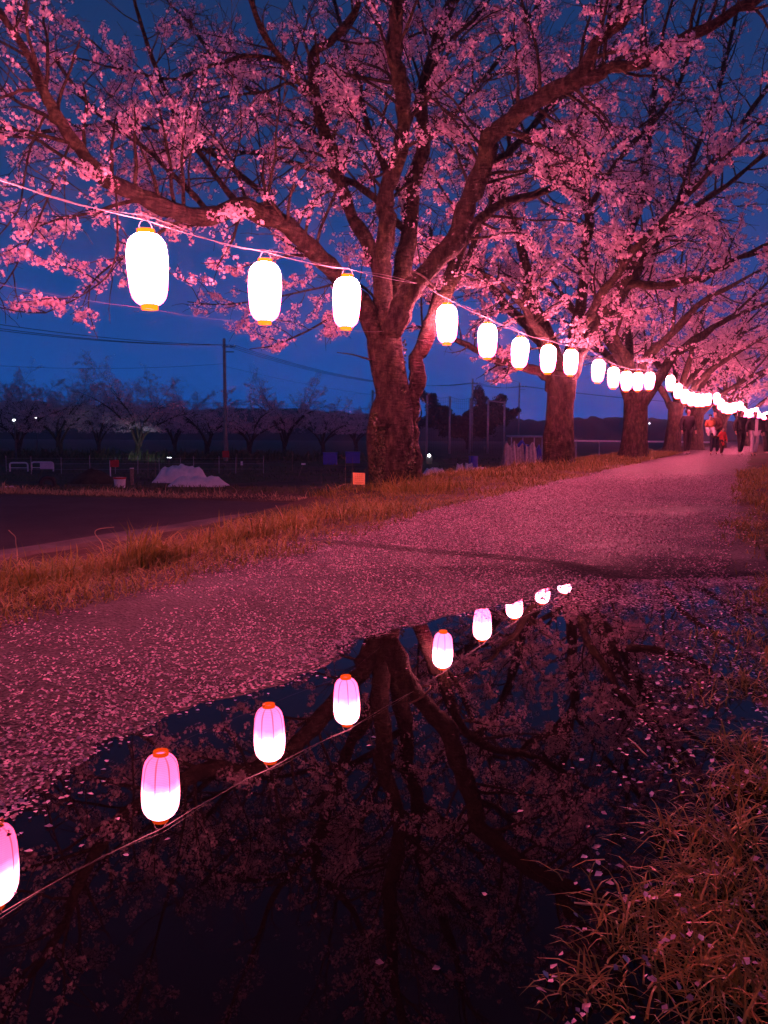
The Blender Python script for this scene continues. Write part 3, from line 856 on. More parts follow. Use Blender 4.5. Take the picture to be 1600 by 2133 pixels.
for rows in ([(1010, 345, 9.3, 12), (1075, 300, 9.7, 11), (1130, 235, 10.2, 10), (1190, 190, 10.6, 8), (1290, 120, 11, 5)],
             [(845, 480, 10.5, 12), (760, 400, 11.2, 10), (650, 350, 12, 8), (540, 320, 12.6, 6), (420, 310, 13, 4)],
             [(850, 420, 10.7, 12), (780, 300, 11.6, 10), (740, 160, 12.3, 8), (700, 20, 12.8, 6), (680, -120, 13, 4)],
             [(500, 440, 8.5, 10), (440, 350, 8.9, 8), (370, 250, 9.2, 7), (320, 130, 9.4, 6), (280, 0, 9.4, 5), (240, -140, 9.2, 4)],
             [(880, 300, 11, 10), (960, 220, 11.6, 8), (1040, 120, 12.1, 7), (1120, 10, 12.5, 5)],
             [(88, 185, 6.8, 8), (40, 190, 6.75, 7), (-20, 210, 6.7, 6), (-120, 220, 6.6, 4)],
             [(240, 385, 7.4, 6), (246, 480, 7.35, 5), (232, 560, 7.3, 4), (180, 610, 7.25, 3), (95, 652, 7.2, 2)],
             [(150, 290, 7.1, 6), (105, 400, 7.3, 5), (60, 500, 7.4, 4), (10, 590, 7.5, 3), (-60, 650, 7.5, 2)],
             [(702, 335, 10.70, 12), (600, 230, 12, 9), (500, 170, 13, 7), (400, 60, 13.6, 5)],
             [(833, 300, 9.76, 11), (900, 130, 10.6, 8), (1000, 20, 11, 6), (1080, -100, 11.2, 4)],
             [(440, 455, 8.2, 10), (330, 330, 8.6, 8), (200, 230, 8.9, 6), (90, 90, 9.0, 5), (10, -40, 9, 4)],
             [(868, 765, 10.32, 12), (884, 690, 10.8, 12), (960, 560, 12, 9), (1020, 430, 13, 7), (1060, 300, 13.6, 5)],
             [(620, 490, 9.12, 9), (520, 380, 10.2, 8), (400, 300, 11, 6), (260, 260, 11.6, 5), (120, 270, 12, 4)],
             [(95, 240, 6.9, 6), (60, 320, 7.1, 5), (40, 430, 7.3, 4), (-10, 500, 7.4, 3)],
             [(796, 672, 10.2, 8), (762, 640, 10.5, 7), (705, 655, 10.4, 6), (640, 688, 10.2, 5), (575, 718, 10.0, 4), (520, 727, 9.9, 2)],
             [(796, 640, 10.2, 8), (745, 590, 10.7, 7), (660, 600, 11, 5), (560, 622, 11.2, 4), (460, 635, 11.3, 3), (390, 628, 11.4, 2)]):
    thin = rows[0][3] <= 8 or rows[-1][3] <= 2
    gq = guide([(a_, b_, c_, d_ * (.55 if thin else .85)) for a_, b_, c_, d_ in rows])
    back = max(w_[2] for w_ in rows) > 11.5
    q = T1.solid("limb", gq, 8, 24, 0.05)
    T1.furnish(q, 0.12, .12 if thin else .165, (0.45, 1.0) if thin else (0.8, 1.8), .55 if back else 1.0, 0.05, .12, up=(0.05 if thin else .3))
sb = Buf(); c0, c1 = P(876, 588, 9.75), P(890, 580, 9.72)
ax_ = np.array([.55, 0, .83]); u_ = np.array([.83, 0, -.55]); v_ = np.array([0, 1.0, 0])
aa = np.linspace(0, 2 * math.pi, 25)
sb.tube(P(882, 583, 9.75) + .172 * (np.cos(aa)[:, None] * u_ + np.sin(aa)[:, None] * v_), .014, 6, False)
tag(sb.build("tie_strap", M["wood"], None, True), "pale strap wrapped round the big trunk's right limb, holding the cord", "strap")
# knot, ivy
kb = Buf()
kc = P(796, 878, 9.72) - t1_base
a = np.linspace(0, 2 * math.pi, 17)
kb.tube(np.stack([0.045 * np.cos(a), 0 * a, 0.05 * np.sin(a)], -1) + kc + np.array([0, 0.06, 0]), 0.028, 8, False)
kb.build("knot", M["bark"], T1.root, True)
def ivy(root, base, boxes, seed, n, Ys, rads):
    g = np.random.default_rng(seed)
    pts = []
    for (x0, x1, y0, y1, cx, hw, w) in boxes:
        m = int(n * w)
        px = g.uniform(x0, x1, m); py = g.uniform(y0, y1, m)
        for a_, b_ in zip(px, py):
            R = hw * Ys / F_PX
            u = np.clip((a_ - cx) / hw, -1.02, 1.02)
            dep = R * math.sqrt(max(0, 1 - u * u))
            pts.append(P(a_, b_, Ys - dep - 0.015 - g.random() * .03))
    pts = np.array(pts) - base
    nor = np.stack([g.normal(0, .5, len(pts)), -np.abs(g.normal(.8, .3, len(pts))), g.normal(.3, .4, len(pts))], -1)
    nor /= np.linalg.norm(nor, axis=1)[:, None]
    a = g.normal(size=nor.shape); a -= nor * (a * nor).sum(1)[:, None]; a /= np.linalg.norm(a, axis=1)[:, None]
    b = np.cross(nor, a); s = g.uniform(.010, .022, (len(pts), 1))
    V = np.stack([pts + s * (x * a + y * b) + nor * s * h for x, y, h in ((0, -1, 0), (.8, -.3, .2), (.5, .5, 0), (0, 1.1, -.2), (-.5, .5, 0), (-.8, -.3, .2))], 1).reshape(-1, 3)
    B = np.arange(len(pts))[:, None] * 6
    F = np.concatenate([B + np.array([[0, 1, 2]]), B + np.array([[0, 2, 3]]), B + np.array([[0, 3, 4]]), B + np.array([[0, 4, 5]])])
    o = link("ivy", np_mesh("ivy", V, F), M["ivy"], root); o["kind"] = "stuff"
ivy(T1.root, t1_base, [(770, 802, 868, 1012, 818, 49, .45), (771, 786, 858, 1020, 818, 49, .22), (845, 866, 930, 1020, 820, 49, .12), (838, 846, 700, 860, 815, 33, .08)], 4, 900, 10.2, None)
for rows, bl in (([(775, 752, 10.0, 3), (740, 740, 9.9, 2), (702, 734, 9.8, 1.2)], .8), ([(868, 880, 9.9, 3), (878, 862, 9.85, 2), (872, 835, 9.8, 1)], .5)):
    q = T1.solid("limb", guide(rows), 5, 8, .02); T1.furnish(q, .3, .12, (.15, .3), bl, .05, .1, 0)
n1 = T1.finish(8, 0.0185, 0.042, 5)

# ---- second tree
def keep_far(lo):
    def f(p):
        x, y = project(p[None])
        return bool(y[0] < np.interp(x[0], *lo))
    return f
T2b = on_ground(1167, 17.0)
T2 = Tree("second cherry along the path, reddish fissured trunk beside the cloth-draped heap", "cherry trees along the path", T2b, 33)
T2.keep = keep_far(([500, 900, 930, 980, 1060, 1120, 1200, 1300, 1420, 1600, 2200], [600, 700, 745, 790, 800, 760, 720, 740, 760, 780, 780]))
T2.solid("trunk", guide([(a_, b_, c_, d_ * .86) for a_, b_, c_, d_ in [(1168, 1000, 17, 44), (1167, 975, 17, 38), (1166, 940, 17, 35), (1165, 900, 17, 34), (1165, 850, 17, 32), (1168, 810, 17, 34), (1172, 780, 17, 34), (1176, 750, 17, 26)]]), 40, 44, .15)
L2 = [([(1160, 815, 17, 18), (1140, 788, 16.9, 16), (1095, 762, 16.6, 13), (1030, 745, 16.2, 10), (960, 712, 15.7, 7), (900, 690, 15.2, 4)], .2, (.5, 1.3), .1),
      ([(1182, 790, 17, 24), (1228, 692, 17, 20), (1275, 620, 16.6, 18), (1312, 560, 16.2, 14), (1355, 500, 16, 12), (1450, 430, 15.5, 8), (1560, 350, 15, 5)], .25, (.9, 2.2), .3),
      ([(1180, 770, 17.2, 20), (1205, 640, 17.5, 16), (1220, 520, 17.7, 14), (1222, 440, 17.8, 12), (1190, 390, 17.6, 10), (1140, 360, 17.4, 8), (1085, 320, 17.2, 6)], .3, (.9, 2.2), .3),
      ([(1222, 440, 17.8, 11), (1215, 330, 18, 9), (1205, 260, 18.2, 7), (1240, 150, 18.4, 5)], .1, (.9, 2.2), .3),
      ([(1165, 765, 17, 18), (1112, 640, 17.6, 16), (1090, 560, 18, 14), (1070, 450, 18.4, 12), (1030, 380, 18.8, 9), (1000, 340, 19, 6)], .25, (.9, 2.0), .3),
      ([(1290, 595, 16.5, 12), (1400, 590, 16, 11), (1480, 570, 15.7, 9), (1535, 540, 15.5, 6)], .1, (.8, 1.8), .3),
      ([(1190, 760, 17.3, 18), (1290, 560, 19, 14), (1340, 380, 21, 11), (1352, 290, 22, 9), (1365, 150, 23, 6)], .25, (.9, 2.2), .3),
      ([(1170, 770, 16.8, 16), (1130, 700, 15.8, 12), (1090, 640, 15, 9), (1040, 590, 14.4, 6), (990, 560, 14, 4)], .25, (.8, 1.8), .2),
      ([(1180, 770, 16.8, 18), (1210, 690, 15.8, 14), (1260, 600, 14.8, 11), (1340, 500, 14, 8), (1440, 400, 13.4, 6), (1540, 300, 13, 4)], .25, (.9, 2.0), .3),
      ([(1160, 760, 17.2, 16), (1060, 640, 19, 12), (980, 560, 20.5, 9), (900, 500, 22, 6)], .3, (.9, 2.0), .3)]
for rows, t0, ln, up in L2:
    q = T2.solid("limb", guide(rows), 12, 26, .08); T2.furnish(q, t0, .165, ln, 1.2, .035, .13, up)
for rows in ([(1240, 690, 17, 14), (1330, 560, 17.6, 11), (1410, 420, 18, 9), (1470, 260, 18.4, 7), (1520, 90, 18.8, 5), (1550, -60, 19, 3)],
             [(1222, 440, 17.8, 9), (1290, 330, 18.6, 7), (1400, 200, 19.2, 6), (1450, 60, 19.6, 4), (1480, -60, 20, 3)],
             [(1350, 500, 16.2, 9), (1450, 380, 16.6, 7), (1560, 240, 17, 6), (1650, 100, 17.3, 4)],
             [(1215, 400, 17.8, 8), (1130, 250, 18.4, 6), (1110, 120, 18.8, 4), (1080, -20, 19, 3)]):
    q = T2.solid("limb", guide(rows), 9, 22, .06); T2.furnish(q, .15, .17, (.8, 1.9), .5, .02, .12, .4)
n2 = T2.finish(5, 0.025, 0.042, 4)

# ---- further trees of the row
def auto_tree(label, base, seed, h_fork, limbs, reach, keep=None, trunk_r=0.36, flowers=4, size=0.03, spread=.05, every=.34, group="cherry trees along the path", bloom=1.15, sides=14, lift=1.0, leaf="petal"):
    t = Tree(label, group, base, seed)
    t.keep = keep
    r = t.r
    b = np.array(base)
    rows = []
    lean = np.array([r.uniform(-.15, .15), r.uniform(-.15, .15), 0])
    for u in np.linspace(0, 1, 7):
        rows.append(np.append(b + lean * u + np.array([0, 0, -0.12 + u * (h_fork + .3)]), trunk_r * (1.35 - 1.1 * u + 0.8 * u * u) if u > .08 else trunk_r * 1.6))
    t.solid("trunk", np.array(rows), max(sides, 10), 26, .12)
    a0 = r.uniform(0, 6.28)
    for k in range(limbs):
        a = a0 + k * 2 * math.pi / limbs + r.uniform(-.3, .3)
        d = np.array([math.cos(a), math.sin(a), 0])
        s = b + lean + np.array([0, 0, h_fork * r.uniform(.75, 1.0)])
        L = reach * r.uniform(.8, 1.15)
        rise = r.uniform(.75, 1.25) * lift
        pr = []
        for u in np.linspace(0, 1, 6):
            side = np.array([-d[1], d[0], 0]) * math.sin(u * 3 + k) * .25
            pr.append(np.append(s + d * L * (u ** 1.15) + side + np.array([0, 0, L * rise * (u ** .8) * (1 - .28 * u)]), max(.02, trunk_r * .55 * (1 - u) + .025)))
        q = t.solid("limb", np.array(pr), max(8, sides - 4), 20, .08)
        t.furnish(q, .22, every, (.32 * reach, .5 * reach) if reach < 4 else (1.0, 2.3), bloom, .03, .2)
        j = r.randint(7, 11)
        d2 = d * math.cos(.8) + np.array([-d[1], d[0], 0]) * math.sin(.8) * r.choice((-1, 1))
        pr2 = [np.append(q[j, :3] + d2 * L * .55 * u + np.array([0, 0, L * .55 * rise * u]), max(.015, q[j, 3] * (.7 - .55 * u))) for u in np.linspace(0, 1, 5)]
        q2 = t.solid("limb", np.array(pr2), 8, 12, .06)
        t.furnish(q2, .15, every, (.3 * reach, .45 * reach) if reach < 4 else (.9, 2.0), bloom, .03, .2)
    t.finish(flowers, size, spread, 4, leaf)
    return t

keepR = keep_far(([800, 1100, 1250, 1330, 1380, 1420, 1500, 1600, 2400], [700, 730, 790, 800, 770, 800, 830, 850, 850]))
auto_tree("third cherry along the path, stout forking trunk past five small lanterns", on_ground(1322, 23.8), 41, 1.9, 6, 5.0, keepR, .35)
auto_tree("fourth cherry along the path, trunk leaning behind the lone dark-clad walker", on_ground(1398, 31.5), 52, 1.9, 6, 5.2, keepR, .31, 4, .036, .06, .40)
auto_tree("fifth cherry along the path, dim trunk behind the carried toddler", on_ground(1449, 39.5), 63, 2.0, 6, 5.2, keepR, .33, 3, .048, .075, .45)
auto_tree("sixth cherry along the path, half hidden behind the group of walkers", on_ground(1500, 48.0), 74, 2.0, 5, 5.4, keepR, .33, 3, .056, .09, .5)
auto_tree("most distant cherry along the path, at the end of the lantern row", on_ground(1552, 58.0), 85, 2.0, 5, 5.6, keepR, .33, 3, .065, .10, .55)
auto_tree("cherry on the right bank of the path past the walkers", np.array([24.0, 41.0, 0.1]), 96, 2.0, 5, 5.2, keepR, .38, 3, .05, .08, .5)

# ------------------------------------------------------------------ grass, petals (uncountable)
def blades(name, X, Y, Z, h, width, lean, mat, label, cat, seed, curl=0.6):
    g = np.random.default_rng(seed)
    n = len(X)
    base = np.stack([X, Y, Z], -1)
    a = g.uniform(0, 2 * math.pi, n)
    d = np.stack([np.cos(a), np.sin(a), np.zeros(n)], -1)
    s = np.stack([-np.sin(a), np.cos(a), np.zeros(n)], -1)
    ln = (lean * g.uniform(.3, 1.6, n))[:, None]
    h = h[:, None]
    w = (width * g.uniform(.6, 1.3, n))[:, None]
    rows = []
    for t, ww in ((0, 1.0), (.38, .85), (.72, .55)):
        c = base + d * h * ln * t ** 1.7 + np.array([0, 0, 1.0]) * h * (t - curl * ln * t ** 2.6 * .7)
        rows += [c - s * w * ww * .5, c + s * w * ww * .5]
    tip = base + d * h * ln * 1.05 + np.array([0, 0, 1.0]) * h * (1 - curl * ln * .75)
    V = np.stack(rows + [tip], 1).reshape(-1, 3)
    B = np.arange(n)[:, None] * 7
    F = np.concatenate([B + np.array([f]) for f in ((0, 1, 3), (0, 3, 2), (2, 3, 5), (2, 5, 4), (4, 5, 6))])
    o = link(name, np_mesh(name, V, F), mat)
    return tag(o, label, cat, kind="stuff")

def sample(n, e0, e1, y0, y1, seed, power=1.0):
    g = np.random.default_rng(seed)
    e = g.uniform(e0, e1, n)
    Y = y0 + (y1 - y0) * g.random(n) ** power
    return e, Y, g

# left verge
e, Y, g_ = sample(110000, -2.9, 0.62, 2.0, 32, 1, 1.9)
lim = np.interp(Y, [2, 5.5, 8, 9.6, 14, 32], [-0.75, -0.75, -1.0, -2.7, -2.6, -2.2])
m = (e > lim) & (e < np.interp(Y, [2, 3, 4.8, 7, 9], [.36, .34, .27, .10, .04]) + 0.16 * fbm(Y * 1.4, e * 2, 6)) & (g_.random(len(e)) < 0.55 + 0.9 * fbm(e * 2.2, Y * 2.2, 3) + .25)
e, Y = e[m], Y[m]; X = x_of(e, Y)
patch = np.clip(0.5 + 1.3 * fbm(X * 1.1, Y * 1.1, 11), 0, 1)
edge = np.clip((-e + .38) / .5, .25, 1)
h = (0.030 + 0.115 * patch * edge) * g_.uniform(.5, 1.4, len(e)) * np.interp(Y, [3, 8, 30], [1, 1.1, 1.5])
h = h * np.where((np.abs(X - (-.325 + .033 * (9.75 - Y))) < .28) & (Y > 7.6) & (Y < 9.9), .35, 1)
blades("grass", X, Y, np.where(e > -.02, path_z(e, Y), ground_z(X, Y)) - .01, h, np.interp(Y, [3, 10, 30], [.0055, .008, .016]), np.full(len(e), 1.05), M["grass"], "low orange-lit grass verge between path and dark lot", "grass", 5)
# taller tufts on the left verge
tx, ty, th = [], [], []
g2 = np.random.default_rng(77)
for (px, Yc, hh, n, sp) in ((330, 3.95, .27, 380, .08), (300, 4.05, .22, 250, .10), (380, 4.1, .2, 200, .1), (20, 3.25, .20, 380, .16), (110, 3.4, .18, 300, .15), (190, 3.6, .16, 300, .15), (450, 4.6, .17, 300, .18), (520, 5.0, .19, 200, .12), (600, 5.6, .16, 300, .2), (660, 7.4, .18, 300, .3), (790, 9.6, .14, 200, .2), (880, 9.5, .28, 420, .3), (1000, 12.6, .22, 400, .5), (1210, 17.0, .28, 420, .8), (1180, 16.0, .28, 350, .6)):
    c = P(px, 907, Yc)
    tx.append(c[0] + g2.normal(0, sp, n)); ty.append(Yc + g2.normal(0, sp, n)); th.append(hh * g2.uniform(.45, 1.2, n))
tx, ty, th = map(np.concatenate, (tx, ty, th))
ok = e_of(tx, ty) < -.25
tx, ty, th = tx[ok], ty[ok], th[ok]
blades("grass_tufts", tx, ty, ground_z(tx, ty) - .01, th, np.interp(ty, [3, 10, 20], [.007, .009, .016]), np.full(len(tx), .75), M["grass"], "taller arching grass tufts along the verge", "grass", 6)
# right bank
e, Y, g_ = sample(32000, 2.45, 4.4, 0.45, 16, 2, 2.4)
X = x_of(e, Y); gz = ground_z(X, Y)
shore = 2.63 + .10 * fbm(Y * 2.6, e * .5, 9)
cov = np.clip((e - shore) / .16, 0, 1)
m = (g_.random(len(e)) < cov * np.clip(0.10 + 2.3 * fbm(X * 8, Y * 8, 12), 0, 1)) & (gz > -.045)
e, Y, X, gz = e[m], Y[m], X[m], gz[m]
h = (0.018 + 0.055 * np.clip(.5 + 1.2 * fbm(X * 3, Y * 3, 14), 0, 1)) * g_.uniform(.5, 1.5, len(e)) * np.interp(Y, [1, 4, 14], [.9, 1.3, 2.2])
blades("bank_grass", X, Y, gz - .012, h, np.interp(Y, [.8, 4, 14], [.0042, .0060, .012]), np.full(len(e), 1.0), M["bank"], "wet matted grass at the puddle's right-hand edge", "grass", 7, .75)
# tufts standing out of the water
tx, ty, th = [], [], []
for (px, py, hh, n, sp) in ((1400, 1735, .085, 60, .018), (1340, 1905, .075, 150, .04), (1290, 1990, .055, 60, .03), (1250, 2080, .06, 120, .03), (1480, 1660, .06, 70, .03), (1545, 1560, .10, 120, .035), (1420, 1600, .04, 50, .03), (1560, 1430, .09, 120, .06), (1530, 1330, .09, 100, .08), (1470, 1830, .08, 220, .05), (1540, 1760, .12, 200, .05), (1580, 1640, .12, 200, .05), (1430, 1960, .08, 260, .06), (1550, 1900, .11, 320, .06), (1500, 2050, .09, 300, .05), (1580, 2080, .10, 200, .05)):
    Yc = CAM_H * F_PX / (py - 908)
    Yc = Yc / (1 + 0.10 * 0)  # ground contact of the tuft
    c = P(px, py, 1.0); k = CAM_H / (CAM_H - c[2]); c = np.array([c[0] * k, k, 0])
    tx.append(c[0] + g2.normal(0, sp, n)); ty.append(c[1] + g2.normal(0, sp, n)); th.append(hh * .78 * g2.uniform(.35, 1.3, n))
tx, ty, th = map(np.concatenate, (tx, ty, th))
blades("bank_tufts", tx, ty, np.full(len(tx), -.012), th, np.interp(ty, [.8, 3], [.0036, .005]), np.full(len(tx), 1.05), M["bank"], "arching grass tufts standing in the puddle's shallow edge", "grass", 8, .75)
e, Y, g_ = sample(16000, 2.55, 3.7, 2.0, 16, 17, 1.3)
X = x_of(e, Y)
m = (g_.random(len(e)) < np.clip(.30 + 2.0 * fbm(X * 3.2, Y * 3.2, 33), 0, 1)) & (e > 2.62 + .12 * fbm(Y * 2, e, 34))
e, Y, X = e[m], Y[m], X[m]
blades("verge_grass", X, Y, ground_z(X, Y) - .015, g_.uniform(.04, .15, len(X)) * np.interp(Y, [2, 6, 16], [.6, 1.0, 1.5]), np.interp(Y, [2, 8, 16], [.006, .009, .014]), np.full(len(X), 1.0), M["bank"], "patchy orange-brown grass along the path's right rim", "grass", 35)
# straw strip beyond the lot and weeds in the field
g3 = np.random.default_rng(8)
n = 7000
t = g3.random(n)
X = -26 + 24.5 * t + 0 * t
Y = np.interp(X, [-40, -16, -7.6, -3.2, -1], [17.4, 16.9, 15.6, 14.5, 14.0]) + np.abs(g3.normal(0, .55, n))
hh = .24 * g3.uniform(.3, 1.3, n) * np.clip(.55 + 1.2 * fbm(X * .8, Y * .8, 5), .15, 1.2)
blades("straw", X, Y, ground_z(X, Y) - .02, hh, np.full(n, .016), np.full(n, 1.1), M["straw"], "dry straw-coloured grass strip beyond the dark lot", "grass", 9)
n = 22000
Y = 16 + 60 * g3.random(n) ** 1.5
X = g3.uniform(-.55, .42, n) * Y
kp = (e_of(X, Y) < -3.0) & (fbm(X * .25, Y * .25, 6) > -.05)
X, Y = X[kp], Y[kp]
hh = g3.uniform(.05, .22, len(X)) * np.interp(Y, [16, 70], [.8, 1.8])
blades("field_weeds", X, Y, ground_z(X, Y) - .02, hh, np.interp(Y, [16, 70], [.02, .07]), np.full(len(X), .9), M["weed"], "low weeds and crops over the dark allotment field", "weeds", 10)

n = 9000
X = g3.uniform(-46, -2, n); Y = 64 + 14 * g3.random(n)
kp = fbm(X * .3, Y * .3, 21) > -.12
X, Y = X[kp], Y[kp]
blades("undergrowth", X, Y, ground_z(X, Y) - .05, g3.uniform(.3, 1.5, len(X)) * (.5 + .6 * np.clip(.5 + fbm(X * .5, Y * .5, 22), 0, 1)), np.full(len(X), .11), np.full(len(X), .8), M["weed"], "dark rank undergrowth below the far cherries", "undergrowth", 30)

def petals(name, X, Y, Z, size, tilt, mat, label, seed):
    g = np.random.default_rng(seed)
    n = len(X)
    pos = np.stack([X, Y, Z], -1)
    a = g.uniform(0, 2 * math.pi, n)
    nor = np.stack([g.normal(0, tilt, n), g.normal(0, tilt, n), np.ones(n)], -1); nor /= np.linalg.norm(nor, axis=1)[:, None]
    u = np.stack([np.cos(a), np.sin(a), np.zeros(n)], -1); u -= nor * (u * nor).sum(1)[:, None]
    v = np.cross(nor, u)
    s = (size * g.uniform(.55, 1.25, n))[:, None]
    pts = [pos + s * (x * u + y * v) + nor * s * hh for x, y, hh in ((-.62, 0, .05), (.05, .48, .16), (.62, .14, .05), (.5, 0, 0), (.62, -.14, .05), (.05, -.48, .16))]
    V = np.stack(pts, 1).reshape(-1, 3)
    B = np.arange(n)[:, None] * 6
    F = np.concatenate([B + np.array([f]) for f in ((0, 3, 1), (1, 3, 2), (0, 5, 3), (3, 5, 4))])
    return tag(link(name, np_mesh(name, V, F), mat), label, "petals", kind="stuff")

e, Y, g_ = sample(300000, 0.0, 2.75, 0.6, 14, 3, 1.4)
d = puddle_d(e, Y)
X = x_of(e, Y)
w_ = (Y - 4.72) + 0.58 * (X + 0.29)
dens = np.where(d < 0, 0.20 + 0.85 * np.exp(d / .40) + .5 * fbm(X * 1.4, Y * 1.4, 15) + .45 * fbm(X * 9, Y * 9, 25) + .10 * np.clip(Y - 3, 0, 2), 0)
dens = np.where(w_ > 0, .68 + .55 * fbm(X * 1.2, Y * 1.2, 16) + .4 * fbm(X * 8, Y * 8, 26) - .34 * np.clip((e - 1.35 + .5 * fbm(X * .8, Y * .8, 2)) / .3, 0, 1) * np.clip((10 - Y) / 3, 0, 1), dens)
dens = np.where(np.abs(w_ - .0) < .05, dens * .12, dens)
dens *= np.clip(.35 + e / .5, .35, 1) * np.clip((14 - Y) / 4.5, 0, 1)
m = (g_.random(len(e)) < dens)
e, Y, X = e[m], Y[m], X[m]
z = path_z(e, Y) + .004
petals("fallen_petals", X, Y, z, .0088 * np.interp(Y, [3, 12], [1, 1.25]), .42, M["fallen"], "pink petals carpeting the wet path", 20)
# floating petals: dense raft at the shore and the puddle's far end, few in the open
e, Y, g_ = sample(80000, 1.0, 3.3, 0.6, 4.4, 14, 0.9)
d = puddle_d(e, Y); X = x_of(e, Y)
raft = np.exp(-np.maximum(d, 0) / np.interp(Y, [1, 1.6, 2.2, 3.0, 3.4], [.06, .035, .035, .06, .2])) * np.clip(.6 + 1.6 * fbm(X * 5, Y * 5, 18), 0, 1.2)
far_end = np.clip((Y - 3.0) / .45, 0, 1) * .95 * np.clip(.62 + 1.6 * fbm(X * 4, Y * 4, 19), 0, 1.2)
shore = np.clip((e - 2.40) / .2, 0, 1) * np.interp(Y, [1.0, 1.6, 2.2, 3], [.006, .03, .06, .07])
m = (d > -.01) & (g_.random(len(e)) < np.maximum(np.maximum(raft, far_end), np.maximum(shore, .0005))) & (ground_z(X, Y) < .02)
petals("floating_petals", X[m], Y[m], np.full(m.sum(), .0025), .0100, .10, M["fallen"], "petals drifting in rafts along the puddle's shore", 21)
e, Y, g_ = sample(4200, 2.45, 3.3, 0.6, 7, 5, 1.45)
X = x_of(e, Y)
kp = (fbm(X * 6, Y * 6, 31) > -.02) & (e > np.interp(Y, [.8, 2.2, 3], [2.60, 2.56, 2.5]))
e, X, Y = e[kp], X[kp], Y[kp]; g_ = np.random.default_rng(6)
petals("bank_petals", X, Y, np.maximum(ground_z(X, Y), 0) + g_.uniform(.005, .04, len(e)), .0105, .5, M["fallen"], "petals caught in the wet grass of the bank", 22)
# two bits of twig floating in the puddle
def fl(px, py):
    c = P(px, py, 1.0); k = CAM_H / (CAM_H - c[2]); return np.array([c[0] * k, k, .003])
for pts, lab in (([(1308, 1540), (1325, 1553), (1338, 1568), (1349, 1577)], "short pale floating twig in the middle of the puddle"), ([(1196, 1884), (1220, 1887), (1245, 1888), (1266, 1891)], "straight pale stalk floating near the grass bank")):
    b = Buf(); b.tube(np.array([fl(*q) for q in pts]), [.0012, .0018, .0018, .001], 5)
    tag(b.build("floating_twig", M["straw"], None, True), lab, "twig")

# dry tendrils standing above the verge
for pts, Yd, lab in (([(36, 1152), (33, 1130), (32, 1118), (24, 1110), (18, 1104)], 3.5, "curled dry stalk at the far left of the verge"),
                     ([(216, 1150), (212, 1130), (198, 1112), (205, 1102), (238, 1098)], 3.95, "dry stalk bent over like a hook left of the dark tuft"),
                     ([(590, 1112), (585, 1100), (560, 1086), (535, 1082), (516, 1080)], 5.6, "long dry stalk leaning left above the verge"),
                     ([(592, 1095), (590, 1080), (582, 1064), (574, 1052)], 5.7, "upright dry stalk right of the long leaning one"),
                     ([(700, 1030), (704, 1016), (716, 1009), (732, 1008)], 9.3, "arched dry stalk below the orange notice")):
    q = [P(a_, b_, Yd) for a_, b_ in pts]
    q = [np.array([q[0][0], Yd, float(ground_z(q[0][0], Yd)) - .01])] + q
    b = Buf(); b.tube(smooth_path(np.array(q), 14), np.linspace(.0035, .0015, 14), 4)
    tag(b.build("dry_stalk", M["straw"], None, True), lab, "dry stalk", "dry stalks on the verge")

# ------------------------------------------------------------------ things by the tree and in the field
def boardsign(px, Y, ytop, w, hgt, mats, label, face=0.25):
    pass
sg = P(748, 997, 9.75)
gb = on_ground(748, 9.75)
s = thing("notice_board", "small square orange notice on two thin legs beside the big trunk", "sign", gb, -0.35)
b = Buf(); zc = sg[2] - gb[2]; W = .165
b.box((0, 0, zc), (W, .008, .15)); b.build("board", M["yellow"], s)
b = Buf()
for col in range(5):
    x_ = .055 - col * .024
    for row in range(4):
        if (col, row) in ((4, 0), (3, 3)): continue
        b.box((x_, -.0045, zc + .05 - row * .024), (.013 - .003 * ((col + row) % 2), .0012, .003)); b.box((x_ + .003 * ((col * 2 + row) % 3 - 1), -.0052, zc + .05 - row * .024), (.003, .0012, .016))
for k in range(2):
    b.box((0, -.0045, zc - .048 - k * .012), (.12 - .03 * k, .0012, .004))
o = b.build("lettering", M["ink"], s)
for x_ in (-.06, .055):
    b = Buf(); b.box((x_, .008, (zc - .02) / 2 - .05), (.012, .010, zc + .06)); b.build("leg", M["wood"], s)

def frame_barrier(px, Y, W, Hh, label):
    g0 = on_ground(px, Y)
    t = thing("pipe_barrier", label, "barrier", g0, 0.05, "pipe barriers in the field")
    b = Buf(); a = np.linspace(math.pi, 0, 3)
    r_ = .13
    pts = [(-W / 2, 0, -.2), (-W / 2, 0, Hh - r_)]
    pts += [(-W / 2 + r_ - r_ * math.cos(x), 0, Hh - r_ + r_ * math.sin(x)) for x in (.5, 1.0, 1.571)]
    pts += [(W / 2 - r_ + r_ * math.sin(x), 0, Hh - r_ + r_ * math.cos(x)) for x in (0, .55, 1.1)]
    pts += [(W / 2, 0, Hh - r_), (W / 2, 0, -.2)]
    b.tube(pts, .045, 8); b.build("hoop", M["white"], t, True)
    b = Buf(); b.tube([(-W / 2, 0, Hh * .42), (W / 2, 0, Hh * .42)], .025, 6); b.build("crossbar", M["white"], t, True)
    return t
frame_barrier(36.5, 44, 1.0, .50, "white hoop barrier standing bare in the dark field")
t = frame_barrier(86, 44, 1.22, .54, "white hoop barrier with pale sheet tied to it")
b = Buf(); b.box((.25, -.06, .36), (.72, .02, .40)); b.build("sheet", M["pinkpaper"], t)

